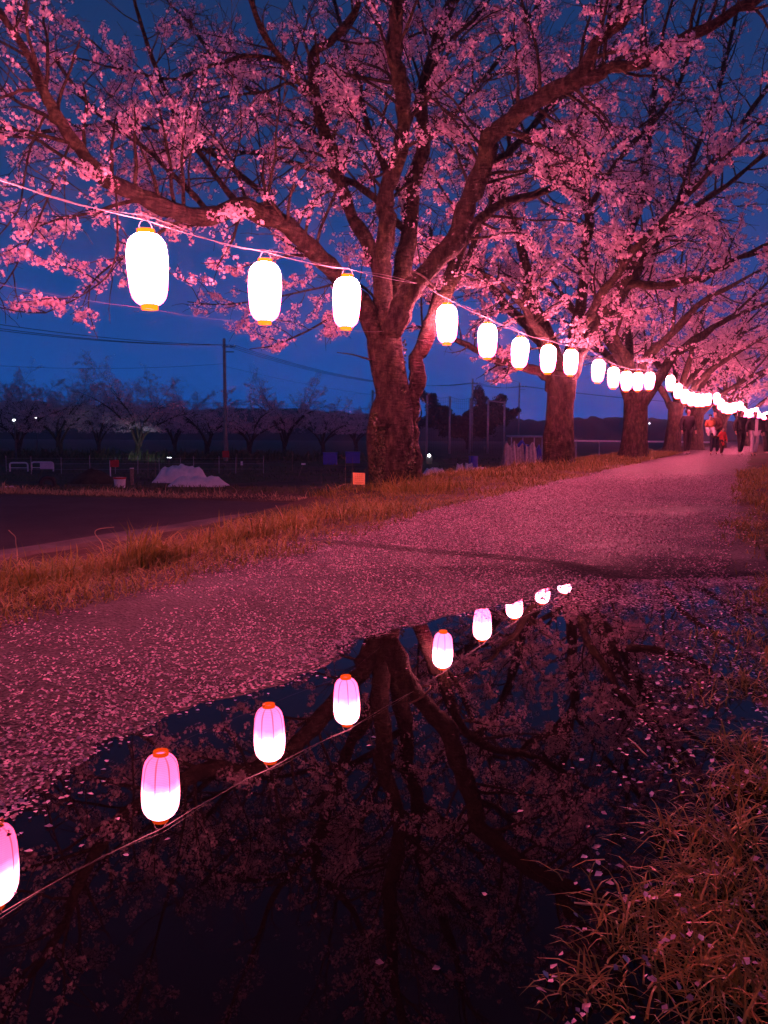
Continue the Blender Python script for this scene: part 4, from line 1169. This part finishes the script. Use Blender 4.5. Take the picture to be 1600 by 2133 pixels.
def tunnel(px0, px1, Y, Hh, depth, label, seed, mat="net", humps=4):
    a, b_ = on_ground(px0, Y), on_ground(px1, Y)
    c = (a + b_) / 2; L = np.linalg.norm(b_ - a)
    t = np.linspace(0, 1, 44)
    g = np.random.default_rng(seed)
    bf = Buf(); V = []
    A = np.linspace(0, math.pi, 13)
    for i, u in enumerate(t):
        env = min(1, 5 * u + .15, 5 * (1 - u) + .15) * (0.82 + .18 * abs(math.cos(u * math.pi * humps)))
        for x in A:
            V.append((-L / 2 + L * u + g.normal(0, .006), -depth / 2 * math.cos(x) * (1 + g.normal(0, .015)), Hh * env * (1 + .045 * math.sin(u * 31 + x * 2.3 + seed) + .03 * math.sin(u * 57 - x * 5)) * math.sin(x) ** .75 * (1 + g.normal(0, .02)) - .02))
    F = [(i * 13 + j, (i + 1) * 13 + j, (i + 1) * 13 + j + 1, i * 13 + j + 1) for i in range(43) for j in range(12)]
    bf.add(V, F)
    o = bf.build("crop_cover", M[mat], None, True)
    o.location = c
    return tag(o, label, "crop cover", "net covers over crops")
tunnel(325, 428, 35, .80, 1.6, "taller white net cover over crops, two-humped", 1, humps=2)
tunnel(352, 473, 32.2, .46, 1.0, "long low white net cover in front of the taller one", 2, humps=4)
tunnel(-40, 30, 27, .35, 1.1, "pale bundled net heap at far left edge of the field", 3, humps=1)
tunnel(882, 930, 42, .42, 1.0, "low grey-white cover just right of the big trunk", 4, humps=2)
tunnel(951, 967, 44, .55, .8, "first small boxy net cover right of the grey-white one", 5, humps=1)
tunnel(968, 988, 44, .55, .8, "second small boxy net cover, below the blue drum", 6, humps=1)
tunnel(985, 1018, 44.5, .25, .7, "flat white cover beside the boxy net covers", 7, humps=2)

# draped heap beside the second trunk
hb = on_ground(1090, 40)
t = thing("covered_stack", "tall stack draped in pale netting and blue sheet beside second trunk", "covered stack", hb)
def drape(x0, x1, y0, Hh, dep, seed, name, mat):
    g = np.random.default_rng(seed); bf = Buf(); V = []
    nx, nz = 12, 9
    for j in range(nz):
        for i in range(nx):
            u, v = i / (nx - 1), j / (nz - 1)
            fold = .05 * math.sin(u * 19 + seed) * (1 - v * .5)
            V.append((x0 + (x1 - x0) * (u * (1 - .25 * v) + .125 * v), y0 - dep * (1 - v) + fold + g.normal(0, .01), Hh * (1 - (1 - v) ** 1.2) * (1 + .12 * math.sin(u * 7 + seed) * v) - .05 * (j == 0)))
    for i in range(nx):
        u = i / (nx - 1); V.append((x0 + (x1 - x0) * (.125 + .75 * u), y0 + .5, Hh * .93))
    for i in range(nx):
        u = i / (nx - 1); V.append((x0 + (x1 - x0) * u, y0 + .9, -.05))
    F = [(j * nx + i, j * nx + i + 1, (j + 1) * nx + i + 1, (j + 1) * nx + i) for j in range(nz + 1) for i in range(nx - 1)]
    bf.add(V, F); bf.build(name, M["net_dim" if mat == "net" else mat], t, True)
drape(-1.0, -.35, 0, 1.25, .35, 1, "net_sheet", "net"); drape(-.40, .12, .12, 1.15, .3, 2, "net_sheet", "net")
drape(.05, .72, -.05, 1.2, .4, 3, "net_sheet", "net"); drape(.68, 1.0, .1, 1.1, .3, 4, "blue_sheet", "blue"); drape(-.35, .5, .5, 1.3, .2, 5, "blue_sheet", "blue")
for x_, h_ in ((-.72, 1.35), (-.55, 1.36), (0.0, 1.3), (.42, 1.32)):
    b = Buf(); b.tube([(x_, .15, -.1), (x_, .15, h_)], [.03, .015], 6); b.build("stake", M["wood"], t)
# crate
cb = on_ground(1091, 27)
t = thing("foam_box", "small pale box with lid ajar at the grass edge below the draped stack", "box", cb, .3)
b = Buf(); b.box((0, 0, .13), (.40, .28, .28)); b.build("body", M["white"], t)
b = Buf(); b.box((.03, .02, .29), (.44, .32, .04), Matrix.Rotation(.08, 3, 'Y')); b.build("lid", M["white"], t)

def simple(name, label, cat, px, Y, parts, rz=0, group=None):
    t = thing(name, label, cat, on_ground(px, Y), rz, group)
    for pn, mat, fn in parts:
        b = Buf(); fn(b); b.build(pn, M[mat], t, False)
    return t
def bucket(b, r0=.15, r1=.19, h=.42): b.lathe([(0, 0), (r0, 0), (r1, h), (r1 - .02, h), (r0 - .02, .04)], 14)
simple("bucket", "white bucket with reddish rim under the red placard in the field", "bucket", 247, 31, [("body", "white", lambda b: bucket(b, .20, .24, .42)), ("rim", "red", lambda b: b.lathe([(.245, .36), (.255, .37), (.255, .43), (.235, .43)], 14))])
simple("placard", "small red placard on post behind the white bucket", "sign", 236, 37, [("board", "red", lambda b: b.box((0.02, 0, .75), (.42, .03, .34))), ("leg", "white", lambda b: b.box((-.2, .03, .35), (.05, .04, 1.1)))])
simple("placard", "red placard leaning by the foot of the tall utility pole", "sign", 470, 58, [("board", "red", lambda b: b.box((0, 0, .7), (.5, .03, .5))), ("leg", "wood", lambda b: b.box((0, .03, .25), (.05, .04, .9)))])
simple("fence_post", "short pale wooden post left of the tall net cover", "post", 273, 33, [("post", "wood", lambda b: b.box((0, 0, .3), (.12, .12, .8))), ("cap", "white", lambda b: b.box((0, 0, .705), (.14, .14, .03)))])
simple("tyre", "old tyre standing in the dark earth left of the earth mound", "tyre", 95, 29, [("tread", "rubber", lambda b: b.tube([(.25 * math.cos(x), 0, .28 + .25 * math.sin(x)) for x in np.linspace(0, 6.2832, 21)], .07, 8, False)), ("rim", "steel", lambda b: b.tube([(.17 * math.cos(x), 0, .28 + .17 * math.sin(x)) for x in np.linspace(0, 6.2832, 17)], .02, 6, False))], .3)
simple("drum", "bright blue drum right of the big trunk in the field", "drum", 987, 47, [("body", "blue", lambda b: b.lathe([(0, 0), (.27, 0), (.28, .25), (.27, .5), (.28, .75), (.26, .86), (0, .86)], 16)), ("lid", "blue", lambda b: b.lathe([(0, .92), (.29, .90), (.29, .85), (.27, .85)], 16))])
for px, Yd, w_2, lab in ((688, 57, 1.0, "dark blue water tank left of the two in the field"), (735, 60, 1.1, "dark blue water tank nearer the big trunk")):
    simple("water_tank", lab, "tank", px, Yd, [("body", "blue", lambda b: b.box((0, 0, .42), (w_2, .7, .84))), ("rim", "blue", lambda b: b.box((0, 0, .86), (w_2 + .06, .76, .05)))], 0, "blue water tanks in the field")
simple("notice_card", "tiny white card on a stake in the middle of the field", "sign", 503, 47, [("card", "white", lambda b: b.box((0, 0, .42), (.14, .02, .24))), ("stake", "wood", lambda b: b.box((0, .02, .2), (.03, .02, .6)))])
simple("garden_hoe", "thin tool leaning in the field, pale blade uppermost", "tool", 625, 40, [("handle", "wood", lambda b: b.tube([(-.1, 0, -.05), (.14, 0, .62)], .018, 6)), ("blade", "white", lambda b: b.box((.17, 0, .66), (.22, .03, .09)))])
# earth mound
mb = on_ground(190, 34)
bf = Buf(); V = []; nr, na = 7, 20
for i in range(nr):
    for j in range(na):
        r_ = i / (nr - 1); a = j * 2 * math.pi / na
        V.append((1.15 * r_ * math.cos(a), .9 * r_ * math.sin(a), .62 * (1 - r_ ** 1.6) * (1 + .25 * float(vnoise(math.cos(a) * 2 + 5, math.sin(a) * 2 + r_ * 3)) ) - .03 * r_))
F = [(i * na + j, i * na + (j + 1) % na, (i + 1) * na + (j + 1) % na, (i + 1) * na + j) for i in range(nr - 1) for j in range(na)]
bf.add(V, [tuple(reversed(f)) for f in F])
o = bf.build("earth_mound", M["soil"], None, True); o.location = mb
tag(o, "rounded heap of dark earth left of the white bucket", "mound")

# stakes and wire fence across the allotments
sf = thing("wire_fence", "thin wire fence with grey stakes crossing the field left", "fence", on_ground(150, 41))
o0 = np.array(sf.location)
tops = []
for px in (10, 62, 125, 185, 238, 285, 330, 375, 402, 455, 490, 548):
    q = on_ground(px, 41 + .004 * px) - o0
    b = Buf(); b.tube([q + [0, 0, -.1], q + [rnd.uniform(-.03, .03), 0, rnd.uniform(.85, 1.05)]], .018, 5); b.build("stake", M["grey"], sf)
    tops.append(q + np.array([0, 0, .85]))
for dz in (0, -.3, -.6):
    b = Buf(); b.tube(np.array(tops) + [0, -.02, dz], .006, 4, False); b.build("wire", M["grey"], sf)
for i, px in enumerate((492, 608, 719, 732, 306, 322, 350, 1045, 980)):
    Ys = (46, 44, 20, 21, 38, 39, 38, 41, 45)[i]
    q = on_ground(px, Ys)
    b = Buf(); b.tube([(0, 0, -.1), (rnd.uniform(-.04, .04), 0, rnd.uniform(.9, 1.3) if Ys > 30 else .75)], [.02, .014] if Ys > 30 else [.007, .004], 5)
    o = b.build("garden_cane", M["wood"]); o.location = q
    tag(o, ("slim bare cane right of the tall utility pole", "slim bare cane left of the leaning hoe", "thin cane left of the orange notice", "thin cane nearest the orange notice", "cane left of the tall net cover, among three", "middle cane of three beside the net cover", "cane just behind the tall net cover", "cane left of the draped stack", "cane beside the blue drum")[i], "cane", "garden canes in the field")

# utility poles and wires
def upole(px, top_py, Y, label, arm=1.1):
    g0 = on_ground(px, Y)
    tp = P(px - 8 * (px < 600), top_py, Y)
    Hh = tp[2] - g0[2]
    t = thing("utility_pole", label, "utility pole", g0, 0, "utility poles across the field")
    b = Buf(); b.tube([(0, 0, -.2), (0, 0, Hh * .5), (0, 0, Hh)], [.17, .14, .11], 10); b.build("pole", M["pole"], t, True)
    for dz, w_3 in ((-.65, arm), (-1.05, arm * .75)):
        b = Buf(); b.box((arm * .32, .13, Hh + dz), (w_3, .08, .08)); b.build("crossarm", M["steel"], t)
    for x_ in (-.15, .35, .8):
        b = Buf(); b.lathe([(.0, 0), (.05, .01), (.035, .06), (.055, .08), (.03, .14), (0, .15)], 8, (x_, .13, Hh - .61)); b.build("insulator", M["white"], t)
    return g0, Hh
pA, hA = upole(470, 705, 63, "tall concrete utility pole standing alone left of the big trunk")
pB, hB = upole(983, 789, 105, "utility pole in the gap, behind the net posts")
pC, hC = upole(1080, 797, 125, "utility pole close left of the second trunk", 1.4)
b = Buf(); b.tube([(0, -.19, .3), (0, -.17, 2.6)], [.012, .012], 4); 
def wire(a, b_, sag, lab, r=.02):
    bf = Buf(); bf.tube(sagline(np.array(a, float), np.array(b_, float), sag, 24), r, 4, False)
    tag(bf.build("power_line", M["cable"], None, False), lab, "power line", "power lines across the field")
offs = [(-.15, -.5), (.35, -.5), (.8, -.5)]
lft = [P(-330, 632, 40), P(-330, 640, 40), P(-330, 620, 40)]
for (ox, oz), L_, w_2 in zip(offs, lft, ("lowest", "middle", "upper")):
    wire(L_, (pA[0] + ox, pA[1] + .13, pA[2] + hA + oz), .55, w_2 + " heavy line running left from the tall utility pole")
for (ox, oz), w_2 in zip(offs, ("nearest", "middle", "outer")):
    wire((pA[0] + ox, pA[1] + .13, pA[2] + hA + oz), (pB[0] + ox, pB[1] + .13, pB[2] + hB + oz), 1.5, w_2 + " line sagging from the tall pole behind the big trunk")
    wire((pB[0] + ox, pB[1] + .13, pB[2] + hB + oz), (pC[0] + ox, pC[1] + .13, pC[2] + hC + oz), .5, w_2 + " line between the two distant poles in the gap")
    wire((pC[0] + ox, pC[1] + .13, pC[2] + hC + oz), P(1500, 842, 170) + np.array([ox, 0, 0]), .5, w_2 + " line leading right from the pole by the second trunk")
wire(P(-200, 745, 63), (pA[0], pA[1], pA[2] + hA - 2.0), .6, "thin service line reaching the pole from the left", .012)
wire((pA[0], pA[1], pA[2] + hA - 2.2), P(1000, 835, 105), .9, "thin service line dipping right from below the crossarms", .012)
wire(P(-300, 800, 120), P(820, 853, 140), .4, "lone long line low over the far trees", .03)

# tall net fence of the sports ground
nf = thing("net_fence", "tall ball-stop fence of grey posts and netting across the gap", "fence", on_ground(889, 90))
o0 = np.array(nf.location)
pp_ = []
for px, ty, Yn in ((776, 812, 86), (889, 823, 90), (936.5, 826, 92), (979, 829, 94), (1016, 832, 95), (1050, 836, 96)):
    g0 = on_ground(px, Yn); tz = P(px, ty, Yn)[2]
    b = Buf(); b.tube([g0 - o0, np.array([g0[0], g0[1], tz]) - o0], [.13, .12], 8); b.build("post", M["grey"], nf, True)
    pp_.append((g0 - o0, tz - o0[2]))
b = Buf(); b.tube([np.append(pp_[4][0][:2], pp_[4][1] - .15), np.append(pp_[5][0][:2], pp_[5][1] - .15)], .10, 6); b.build("top_rail", M["grey"], nf)
b = Buf(); b.tube([np.append(pp_[0][0][:2], pp_[0][1] - .3), np.append(pp_[0][0][:2] + np.array([1.2, 0]), pp_[0][1] - .5)], .10, 6); b.build("top_rail", M["grey"], nf)
nb = Buf()
for (g0, z0), (g1, z1) in zip(pp_[1:-1], pp_[2:]):
    for k in range(10):
        u = k / 10
        a_, b_ = g0 * (1 - u) + g1 * u, g0 * (1 - u) + g1 * u
        nb.tube([a_, np.append(b_[:2], (z0 * (1 - u) + z1 * u) - .25 * math.sin(u * math.pi))], .009, 3, False)
    for k in range(1, 13):
        v = k / 12
        l0, l1 = np.append(g0[:2], g0[2] + (z0 - g0[2]) * v), np.append(g1[:2], g1[2] + (z1 - g1[2]) * v)
        nb.tube(sagline(l0, l1, .25 * v, 6), .009 if k < 12 else .02, 3, False)
o = nb.build("netting", M["cable"], nf); o["kind"] = "stuff"

# long white guard rail of the far road, and a shed beside the pole
gr = thing("guard_rail", "long low white guard rail glimpsed between the farther trunks", "guard rail", P(1200, 930, 78))
o0 = np.array(gr.location)
b = Buf(); a_, c_ = P(1195, 918, 78) - o0, P(1480, 921, 84) - o0
nrm = np.array([0, 0, .09])
b.add([a_ - nrm, c_ - nrm, c_ + nrm, a_ + nrm, a_ - nrm + [0, .06, 0], c_ - nrm + [0, .06, 0], c_ + nrm + [0, .06, 0], a_ + nrm + [0, .06, 0]], [(0, 1, 2, 3), (7, 6, 5, 4), (3, 2, 6, 7), (0, 4, 5, 1)])
b.build("rail", M["white"], gr)
for u in np.linspace(0.02, .98, 7):
    q = a_ * (1 - u) + c_ * u
    zz = float(ground_z(q[0] + o0[0], q[1] + o0[1])) - o0[2]
    b = Buf(); b.tube([np.array([q[0], q[1] + .1, zz - .1]), q + [0, .1, .05]], .06, 6); b.build("post", M["grey"], gr)
sh = thing("open_shed", "low open-fronted shed with pale posts left of the second trunk", "shed", on_ground(1106, 88))
Ws = 4.6
b = Buf(); b.box((0, 1.0, 2.12), (Ws + .3, 2.4, .14), Matrix.Rotation(.05, 3, 'X')); b.build("roof", M["grey"], sh)
b = Buf(); b.box((0, 2.1, 1.0), (Ws, .08, 2.1)); b.build("wall", M["wood"], sh)
for x_ in (-2.2, -.9, .4, 1.3, 2.2):
    b = Buf(); b.box((x_, 0, 1.0), (.10, .10, 2.1)); b.build("post", M["white"], sh)

# far wood along the horizon
bf_v, bf_f = [], []
xs = np.linspace(-420, 420, 620)
ridge = 9.2 + 2.2 * fbm(xs * .02, xs * 0, 3) + 1.6 * vnoise(xs * .11, xs * 0, 4) + 1.6 * vnoise(xs * .33, xs * 0, 6) + .9 * vnoise(xs * .9, xs * 0, 7)
ridge += np.interp(xs, [-420, -140, -60, 0, 40, 80, 200, 420], [3, 4, 2, .5, 0, -1.0, -2, -2])
rows_ = []
nk = 9
for k in range(nk):
    u = k / (nk - 1)
    y = 300 + 30 * u + 3 * vnoise(xs * .2, xs * 0 + k, 2)
    z = -1.6 + (ridge + 1.6) * math.sin(u * math.pi / 2) ** .6 + 1.0 * vnoise(xs * .3, xs * 0 + k * 3.1, 9) * (k > 0)
    rows_.append(np.stack([xs, y, z], -1))
V = np.concatenate(rows_); nx = len(xs)
idx = np.arange(len(V)).reshape(nk, nx)
FQ = np.stack([idx[:-1, :-1], idx[:-1, 1:], idx[1:, 1:], idx[1:, :-1]], -1).reshape(-1, 4)
o = link("far_wood", np_mesh("far_wood", V, FQ), M["wood_dark"], smooth=False)
tag(o, "dark wooded ridge closing the view behind the field", "woods", kind="stuff")

# dim cherry trees across the field
FT = [(40, 68, 3.6, 1.0, "dim blossoming cherry by the left edge, behind the hoop barriers"), (128, 70, 4.2, 1.0, "broad dim cherry with forked trunk behind the pale sheet barrier"),
      (285, 66, 4.0, 1.05, "dim cherry whose lowest boughs are lit blue-white"), (432, 72, 3.4, .95, "dim cherry just left of the tall utility pole"),
      (520, 74, 3.2, .9, "dim cherry right of the tall utility pole, slim forked trunk"), (592, 78, 3.8, 1.2, "dim cherry with tall bare twigs, middle of far row"),
      (675, 84, 3.6, .8, "low dim cherry behind the blue tanks"), (205, 86, 4.4, 1.1, "dim cherry set back between the forked and the lit cherries"),
      (365, 88, 4.0, .9, "dim cherry set back, left of the pole's left neighbour"), (742, 96, 4.0, .75, "dim cherry half hidden by the big trunk's ivy"),
      (-30, 80, 4.4, 1.1, "dim cherry cut by the left edge, set back")]
for i, (px, Yt, R_, lift, lab) in enumerate(FT):
    auto_tree(lab, on_ground(px, Yt), 200 + i, 1.25, 6, R_, None, .22, 3, .042, .13, .20, "dim cherry trees across the field", .85, 8, lift * 1.2)
auto_tree("dark rounded twiggy tree behind the tall net fence", on_ground(975, 125), 301, 1.2, 8, 6.2, None, .3, 14, .15, .55, .28, None, .8, 8, .85, "wood_leaf")

# far lamps
def far_lamp(px, py, Y, lab, r=.22):
    g0 = on_ground(px, Y); tp = P(px, py, Y)
    t = thing("street_lamp", lab, "street lamp", g0, 0, "far street lamps")
    Hh = tp[2] - g0[2]
    b = Buf(); b.tube([(0, .1, -.1), (0, .1, Hh + .1)], [.07, .05], 6); b.build("pole", M["steel"], t)
    b = Buf(); b.lathe([(0, -r * .6), (r * .8, -r * .5), (r, 0), (r * .7, r * .5), (0, r * .6)], 8, (0, 0, Hh)); b.build("lamp_head", M["lamp_white"], t)
far_lamp(30.5, 875, 62, "white far lamp at far left among dim cherries", .11)
far_lamp(76.5, 870, 90, "second white far lamp right of the leftmost", .12)
far_lamp(1451, 880, 90, "white far lamp low beside the lone walker", .16)
far_lamp(1352, 882, 110, "small far lamp glimpsed beside third trunk", .10)
far_lamp(1446, 866, 140, "faint far lamp above the one beside the lone walker", .14)
wl = simple("work_lamp", "small bright lamp on a low stand right of the big trunk", "lamp", 894.5, 60, [("stand", "steel", lambda b: b.box((0, .05, .25), (.5, .06, .6))), ("lens", "lamp_white", lambda b: b.lathe([(0, -.12), (.1, -.06), (.13, 0), (.1, .06), (0, .12)], 10, (0, -.05, .62)))])
# floodlight on the ground under the lit boughs
fl_b = on_ground(352, 60)
t = thing("floodlight", "ground floodlight throwing blue-white light on the low boughs", "floodlight", fl_b)
b = Buf(); b.box((0, 0, .2), (.35, .2, .28)); b.build("housing", M["steel"], t)
b = Buf(); b.box((-.02, .02, .36), (.28, .16, .02)); b.build("lens", M["lamp_white"], t)
sl = bpy.data.lights.new("floodlight_beam", 'SPOT')
sl.energy = 900; sl.color = (.62, .75, 1.0); sl.spot_size = math.radians(50); sl.spot_blend = .9; sl.shadow_soft_size = .1
slo = bpy.data.objects.new("floodlight_beam", sl); COL.objects.link(slo); slo.parent = t
slo.location = (0, 0, .45)
dirv = Vector(tuple(P(300, 938, 64) - (fl_b + np.array([0, 0, .45]))))
slo.rotation_euler = dirv.to_track_quat('-Z', 'Y').to_euler()

# ------------------------------------------------------------------ people
def skin_mesh(name, verts, edges, radii, mat, parent, root=0, sub=1):
    me = bpy.data.meshes.new(name)
    me.from_pydata([tuple(v) for v in verts], edges, [])
    o = link(name, me, mat, parent)
    o.modifiers.new("skin", 'SKIN').use_smooth_shade = True
    for i, r_ in enumerate(radii):
        sv = me.skin_vertices[0].data[i]
        sv.radius = (r_, r_) if np.isscalar(r_) else r_
        sv.use_root = (i == root)
    s_ = o.modifiers.new("sub", 'SUBSURF'); s_.levels = sub; s_.render_levels = sub
    dg = bpy.context.evaluated_depsgraph_get()
    m2 = bpy.data.meshes.new_from_object(o.evaluated_get(dg))
    o.modifiers.clear()
    o.data = m2
    if len(m2.materials) == 0: m2.materials.append(mat)
    m2.polygons.foreach_set("use_smooth", np.ones(len(m2.polygons), bool))
    bpy.data.meshes.remove(me)
    return o

def person(px, Y, height, rz, label, jacket, trousers, stride=.10, hem=.50, arm_out=(.06, .06), coat_open=None, hood=False, shoe="shoe", reach=None, carry=False, floor=None):
    X = P(px, 907, Y)[0]
    z = float(path_z(e_of(X, Y), Y)) if floor is None else floor
    t = thing("person", label, "person", (X, Y, z), rz)
    k = height / 1.7
    S = lambda *v: np.array(v) * k
    hip, chest, neck, head = S(0, 0, .90), S(0, -.01, 1.24), S(0, 0, 1.44), S(0, -.02, 1.58)
    hl, hr = S(-.095, 0, .86), S(.095, 0, .86)
    kl, kr = S(-.10, -stride * .5, .47), S(.10, stride * .35, .47)
    al, ar = S(-.10, -stride * .6, .075), S(.10, stride * .9, .09)
    tl, tr = al + S(0, -.15, -.045), ar + S(0, -.14, -.05)
    sl_, sr = S(-.19, 0, 1.38), S(.19, 0, 1.38)
    el, er = S(-.24 - arm_out[0], .02, 1.10), S(.24 + arm_out[1], .02, 1.10)
    wl_, wr = S(-.23 - arm_out[0], -.08, .86), S(.23 + arm_out[1], -.08, .86)
    if reach is not None:
        el, wl_ = S(-.30, -.05, 1.16), S(-.50, -.12, 1.22)
    if carry:
        el, wl_ = S(-.26, -.16, 1.12), S(-.08, -.30, 1.12)
        er, wr = S(.26, -.16, 1.08), S(.02, -.32, 1.02)
    h1, h2 = wl_ + (wl_ - el) * .42, wr + (wr - er) * .42
    body_v = [hip, chest, neck, head, head + S(0, 0, .075), hl, kl, al, tl, hr, kr, ar, tr, sl_, el, wl_, h1, sr, er, wr, h2]
    body_e = [(0, 1), (1, 2), (2, 3), (3, 4), (0, 5), (5, 6), (6, 7), (7, 8), (0, 9), (9, 10), (10, 11), (11, 12), (1, 13), (13, 14), (14, 15), (15, 16), (1, 17), (17, 18), (18, 19), (19, 20)]
    rad = [.09, .09, .05, .088, .075, .085, .056, .042, .032, .085, .056, .042, .032, .05, .04, .032, .034, .05, .04, .032, .034]
    skin_mesh("body", body_v, body_e, [r_ * k for r_ in rad], M["skin"], t)
    b = Buf(); b.tube([head + S(0, -.085, .0), head + S(0, -.115, -.02)], [.018 * k, .012 * k], 6); b.build("nose", M["skin"], t, True)
    for sx in (-1, 1):
        b = Buf(); b.lathe([(0, -.012 * k), (.012 * k, 0), (0, .012 * k)], 6, head + S(sx * .033, -.083, .022)); b.build("eye", M["hair"], t, True)
    jv = [hip + S(0, 0, (hem - .9)), hip + S(0, 0, .05), chest, S(0, 0, 1.40), sl_, el, wl_ * .96 + el * .04, sr, er, wr * .96 + er * .04]
    je = [(0, 1), (1, 2), (2, 3), (2, 4), (4, 5), (5, 6), (2, 7), (7, 8), (8, 9)]
    skin_mesh("jacket", jv, je, [(.19 * k, .15 * k), (.175 * k, .145 * k), (.185 * k, .165 * k), .085 * k, .088 * k, .072 * k, .055 * k, .088 * k, .072 * k, .055 * k], M[jacket], t, 2)
    skin_mesh("trousers", [hip, hl, kl, al + S(0, 0, .03), hr, kr, ar + S(0, 0, .03)], [(0, 1), (1, 2), (2, 3), (0, 4), (4, 5), (5, 6)], [.145 * k, .105 * k, .075 * k, .06 * k, .105 * k, .075 * k, .06 * k], M[trousers], t)
    for a_, b_ in ((al, tl), (ar, tr)):
        skin_mesh("shoe", [a_ + S(0, .04, -.03), a_ * .5 + b_ * .5 + S(0, 0, -.01), b_], [(0, 1), (1, 2)], [.048 * k, .048 * k, .038 * k], M[shoe], t)
    hv = [head + S(0, .025, .085), head + S(0, .065, .02), head + S(0, .055, -.07)]
    skin_mesh("hair", hv, [(0, 1), (1, 2)], [.118 * k, .115 * k, .07 * k], M["hair"], t)
    if coat_open:
        b = Buf(); b.box(S(0, -.175, 1.08), S(.10, .02, .60)); b.build("shirt", M[coat_open], t)
    if hood:
        skin_mesh("hood", [head + S(0, .08, -.12), head + S(0, .07, .02)], [(0, 1)], [.085 * k, .08 * k], M[jacket], t)
    return t
person(1432, 29.3, 1.72, .25, "lone person in dark jacket and trousers standing at path edge", "black_cloth", "black_cloth", .06, .70)
person(1489, 29.0, 1.62, -.5, "adult in brown coat holding a toddler on the path", "brown_cloth", "navy_cloth", .10, .62, carry=True)
# toddler carried: sits on the adult's arms
ct = thing("person", "toddler in orange jacket carried against the adult's chest", "person", (0, 0, 0))
ax = P(1481, 907, 28.7)
ct.location = (float(ax[0]) - .03, 28.72, 0.0)
def small_body(t, k, z0):
    S = lambda x, y, z: np.array((x * k, y * k, z0 + z * k))
    v = [S(0, 0, 0), S(0, 0, .30), S(0, 0, .44), S(0, -.01, .58), S(-.1, -.03, -.05), S(-.14, -.2, -.1), S(-.14, -.18, -.34), S(.1, -.03, -.05), S(.14, -.2, -.1), S(.14, -.18, -.34), S(-.16, 0, .36), S(-.24, -.06, .16), S(-.14, .12, .12), S(.16, 0, .36), S(.24, .08, .2), S(.12, .2, .24)]
    e_ = [(0, 1), (1, 2), (2, 3), (0, 4), (4, 5), (5, 6), (0, 7), (7, 8), (8, 9), (1, 10), (10, 11), (11, 12), (1, 13), (13, 14), (14, 15)]
    skin_mesh("body", v, e_, [x * k for x in (.12, .12, .05, .12, .09, .06, .05, .09, .06, .05, .06, .05, .035, .06, .05, .035)], M["skin"], t)
    jj = [v[0], v[1], v[2] - np.array([0, 0, .05 * k]), v[10], v[11], v[12], v[13], v[14], v[15]]
    skin_mesh("jacket", jj, [(0, 1), (1, 2), (1, 3), (3, 4), (4, 5), (1, 6), (6, 7), (7, 8)], [x * k for x in (.17, .17, .09, .09, .075, .055, .09, .075, .055)], M["orange_cloth"], t, 1)
    skin_mesh("trousers", [v[0] - np.array([0, 0, .02]), v[4], v[5], v[6], v[7], v[8], v[9]], [(0, 1), (1, 2), (2, 3), (0, 4), (4, 5), (5, 6)], [x * k for x in (.15, .11, .085, .065, .11, .085, .065)], M["pale_cloth"], t)
    skin_mesh("hair", [S(0, .03, .68), S(0, .07, .6)], [(0, 1)], [.11 * k, .10 * k], M["hair"], t)
small_body(ct, .78, 1.02)
person(1505, 28.5, 1.0, .3, "small child in bright red jacket reaching out a hand", "red_cloth", "brown_cloth", .12, .55, reach=True, hood=True)
person(1544, 28.7, 1.68, .2, "walker in long dark coat and slim black trousers", "black_cloth", "black_cloth", .14, .66)
person(1572, 28.2, 1.64, -.15, "walker in open dark coat over pale trousers", "black_cloth", "pale_cloth", .20, .72, coat_open="pale_cloth", shoe="rubber")
person(1598, 31.0, 1.66, .1, "dark figure half cut by the right edge behind pale trousers", "black_cloth", "black_cloth", .12, .66)
print("clumps", n1, n2)

# ------------------------------------------------------------------ thin haze added to give the lanterns a soft glow
hz = Buf(); hz.box((0, 280, 15), (1100, 700, 37))
hm, hnt, hout = new_mat("glow_haze")
pv = N(hnt, "ShaderNodeVolumePrincipled")
pv.inputs["Color"].default_value = (.92, .92, .94, 1)
pv.inputs["Density"].default_value = 0.0009
pv.inputs["Anisotropy"].default_value = 0.8
hnt.links.new(pv.outputs[0], hout.inputs["Volume"])
tag(hz.build("haze", hm), "thin haze added for the glow around the lanterns", "haze", kind="stuff")
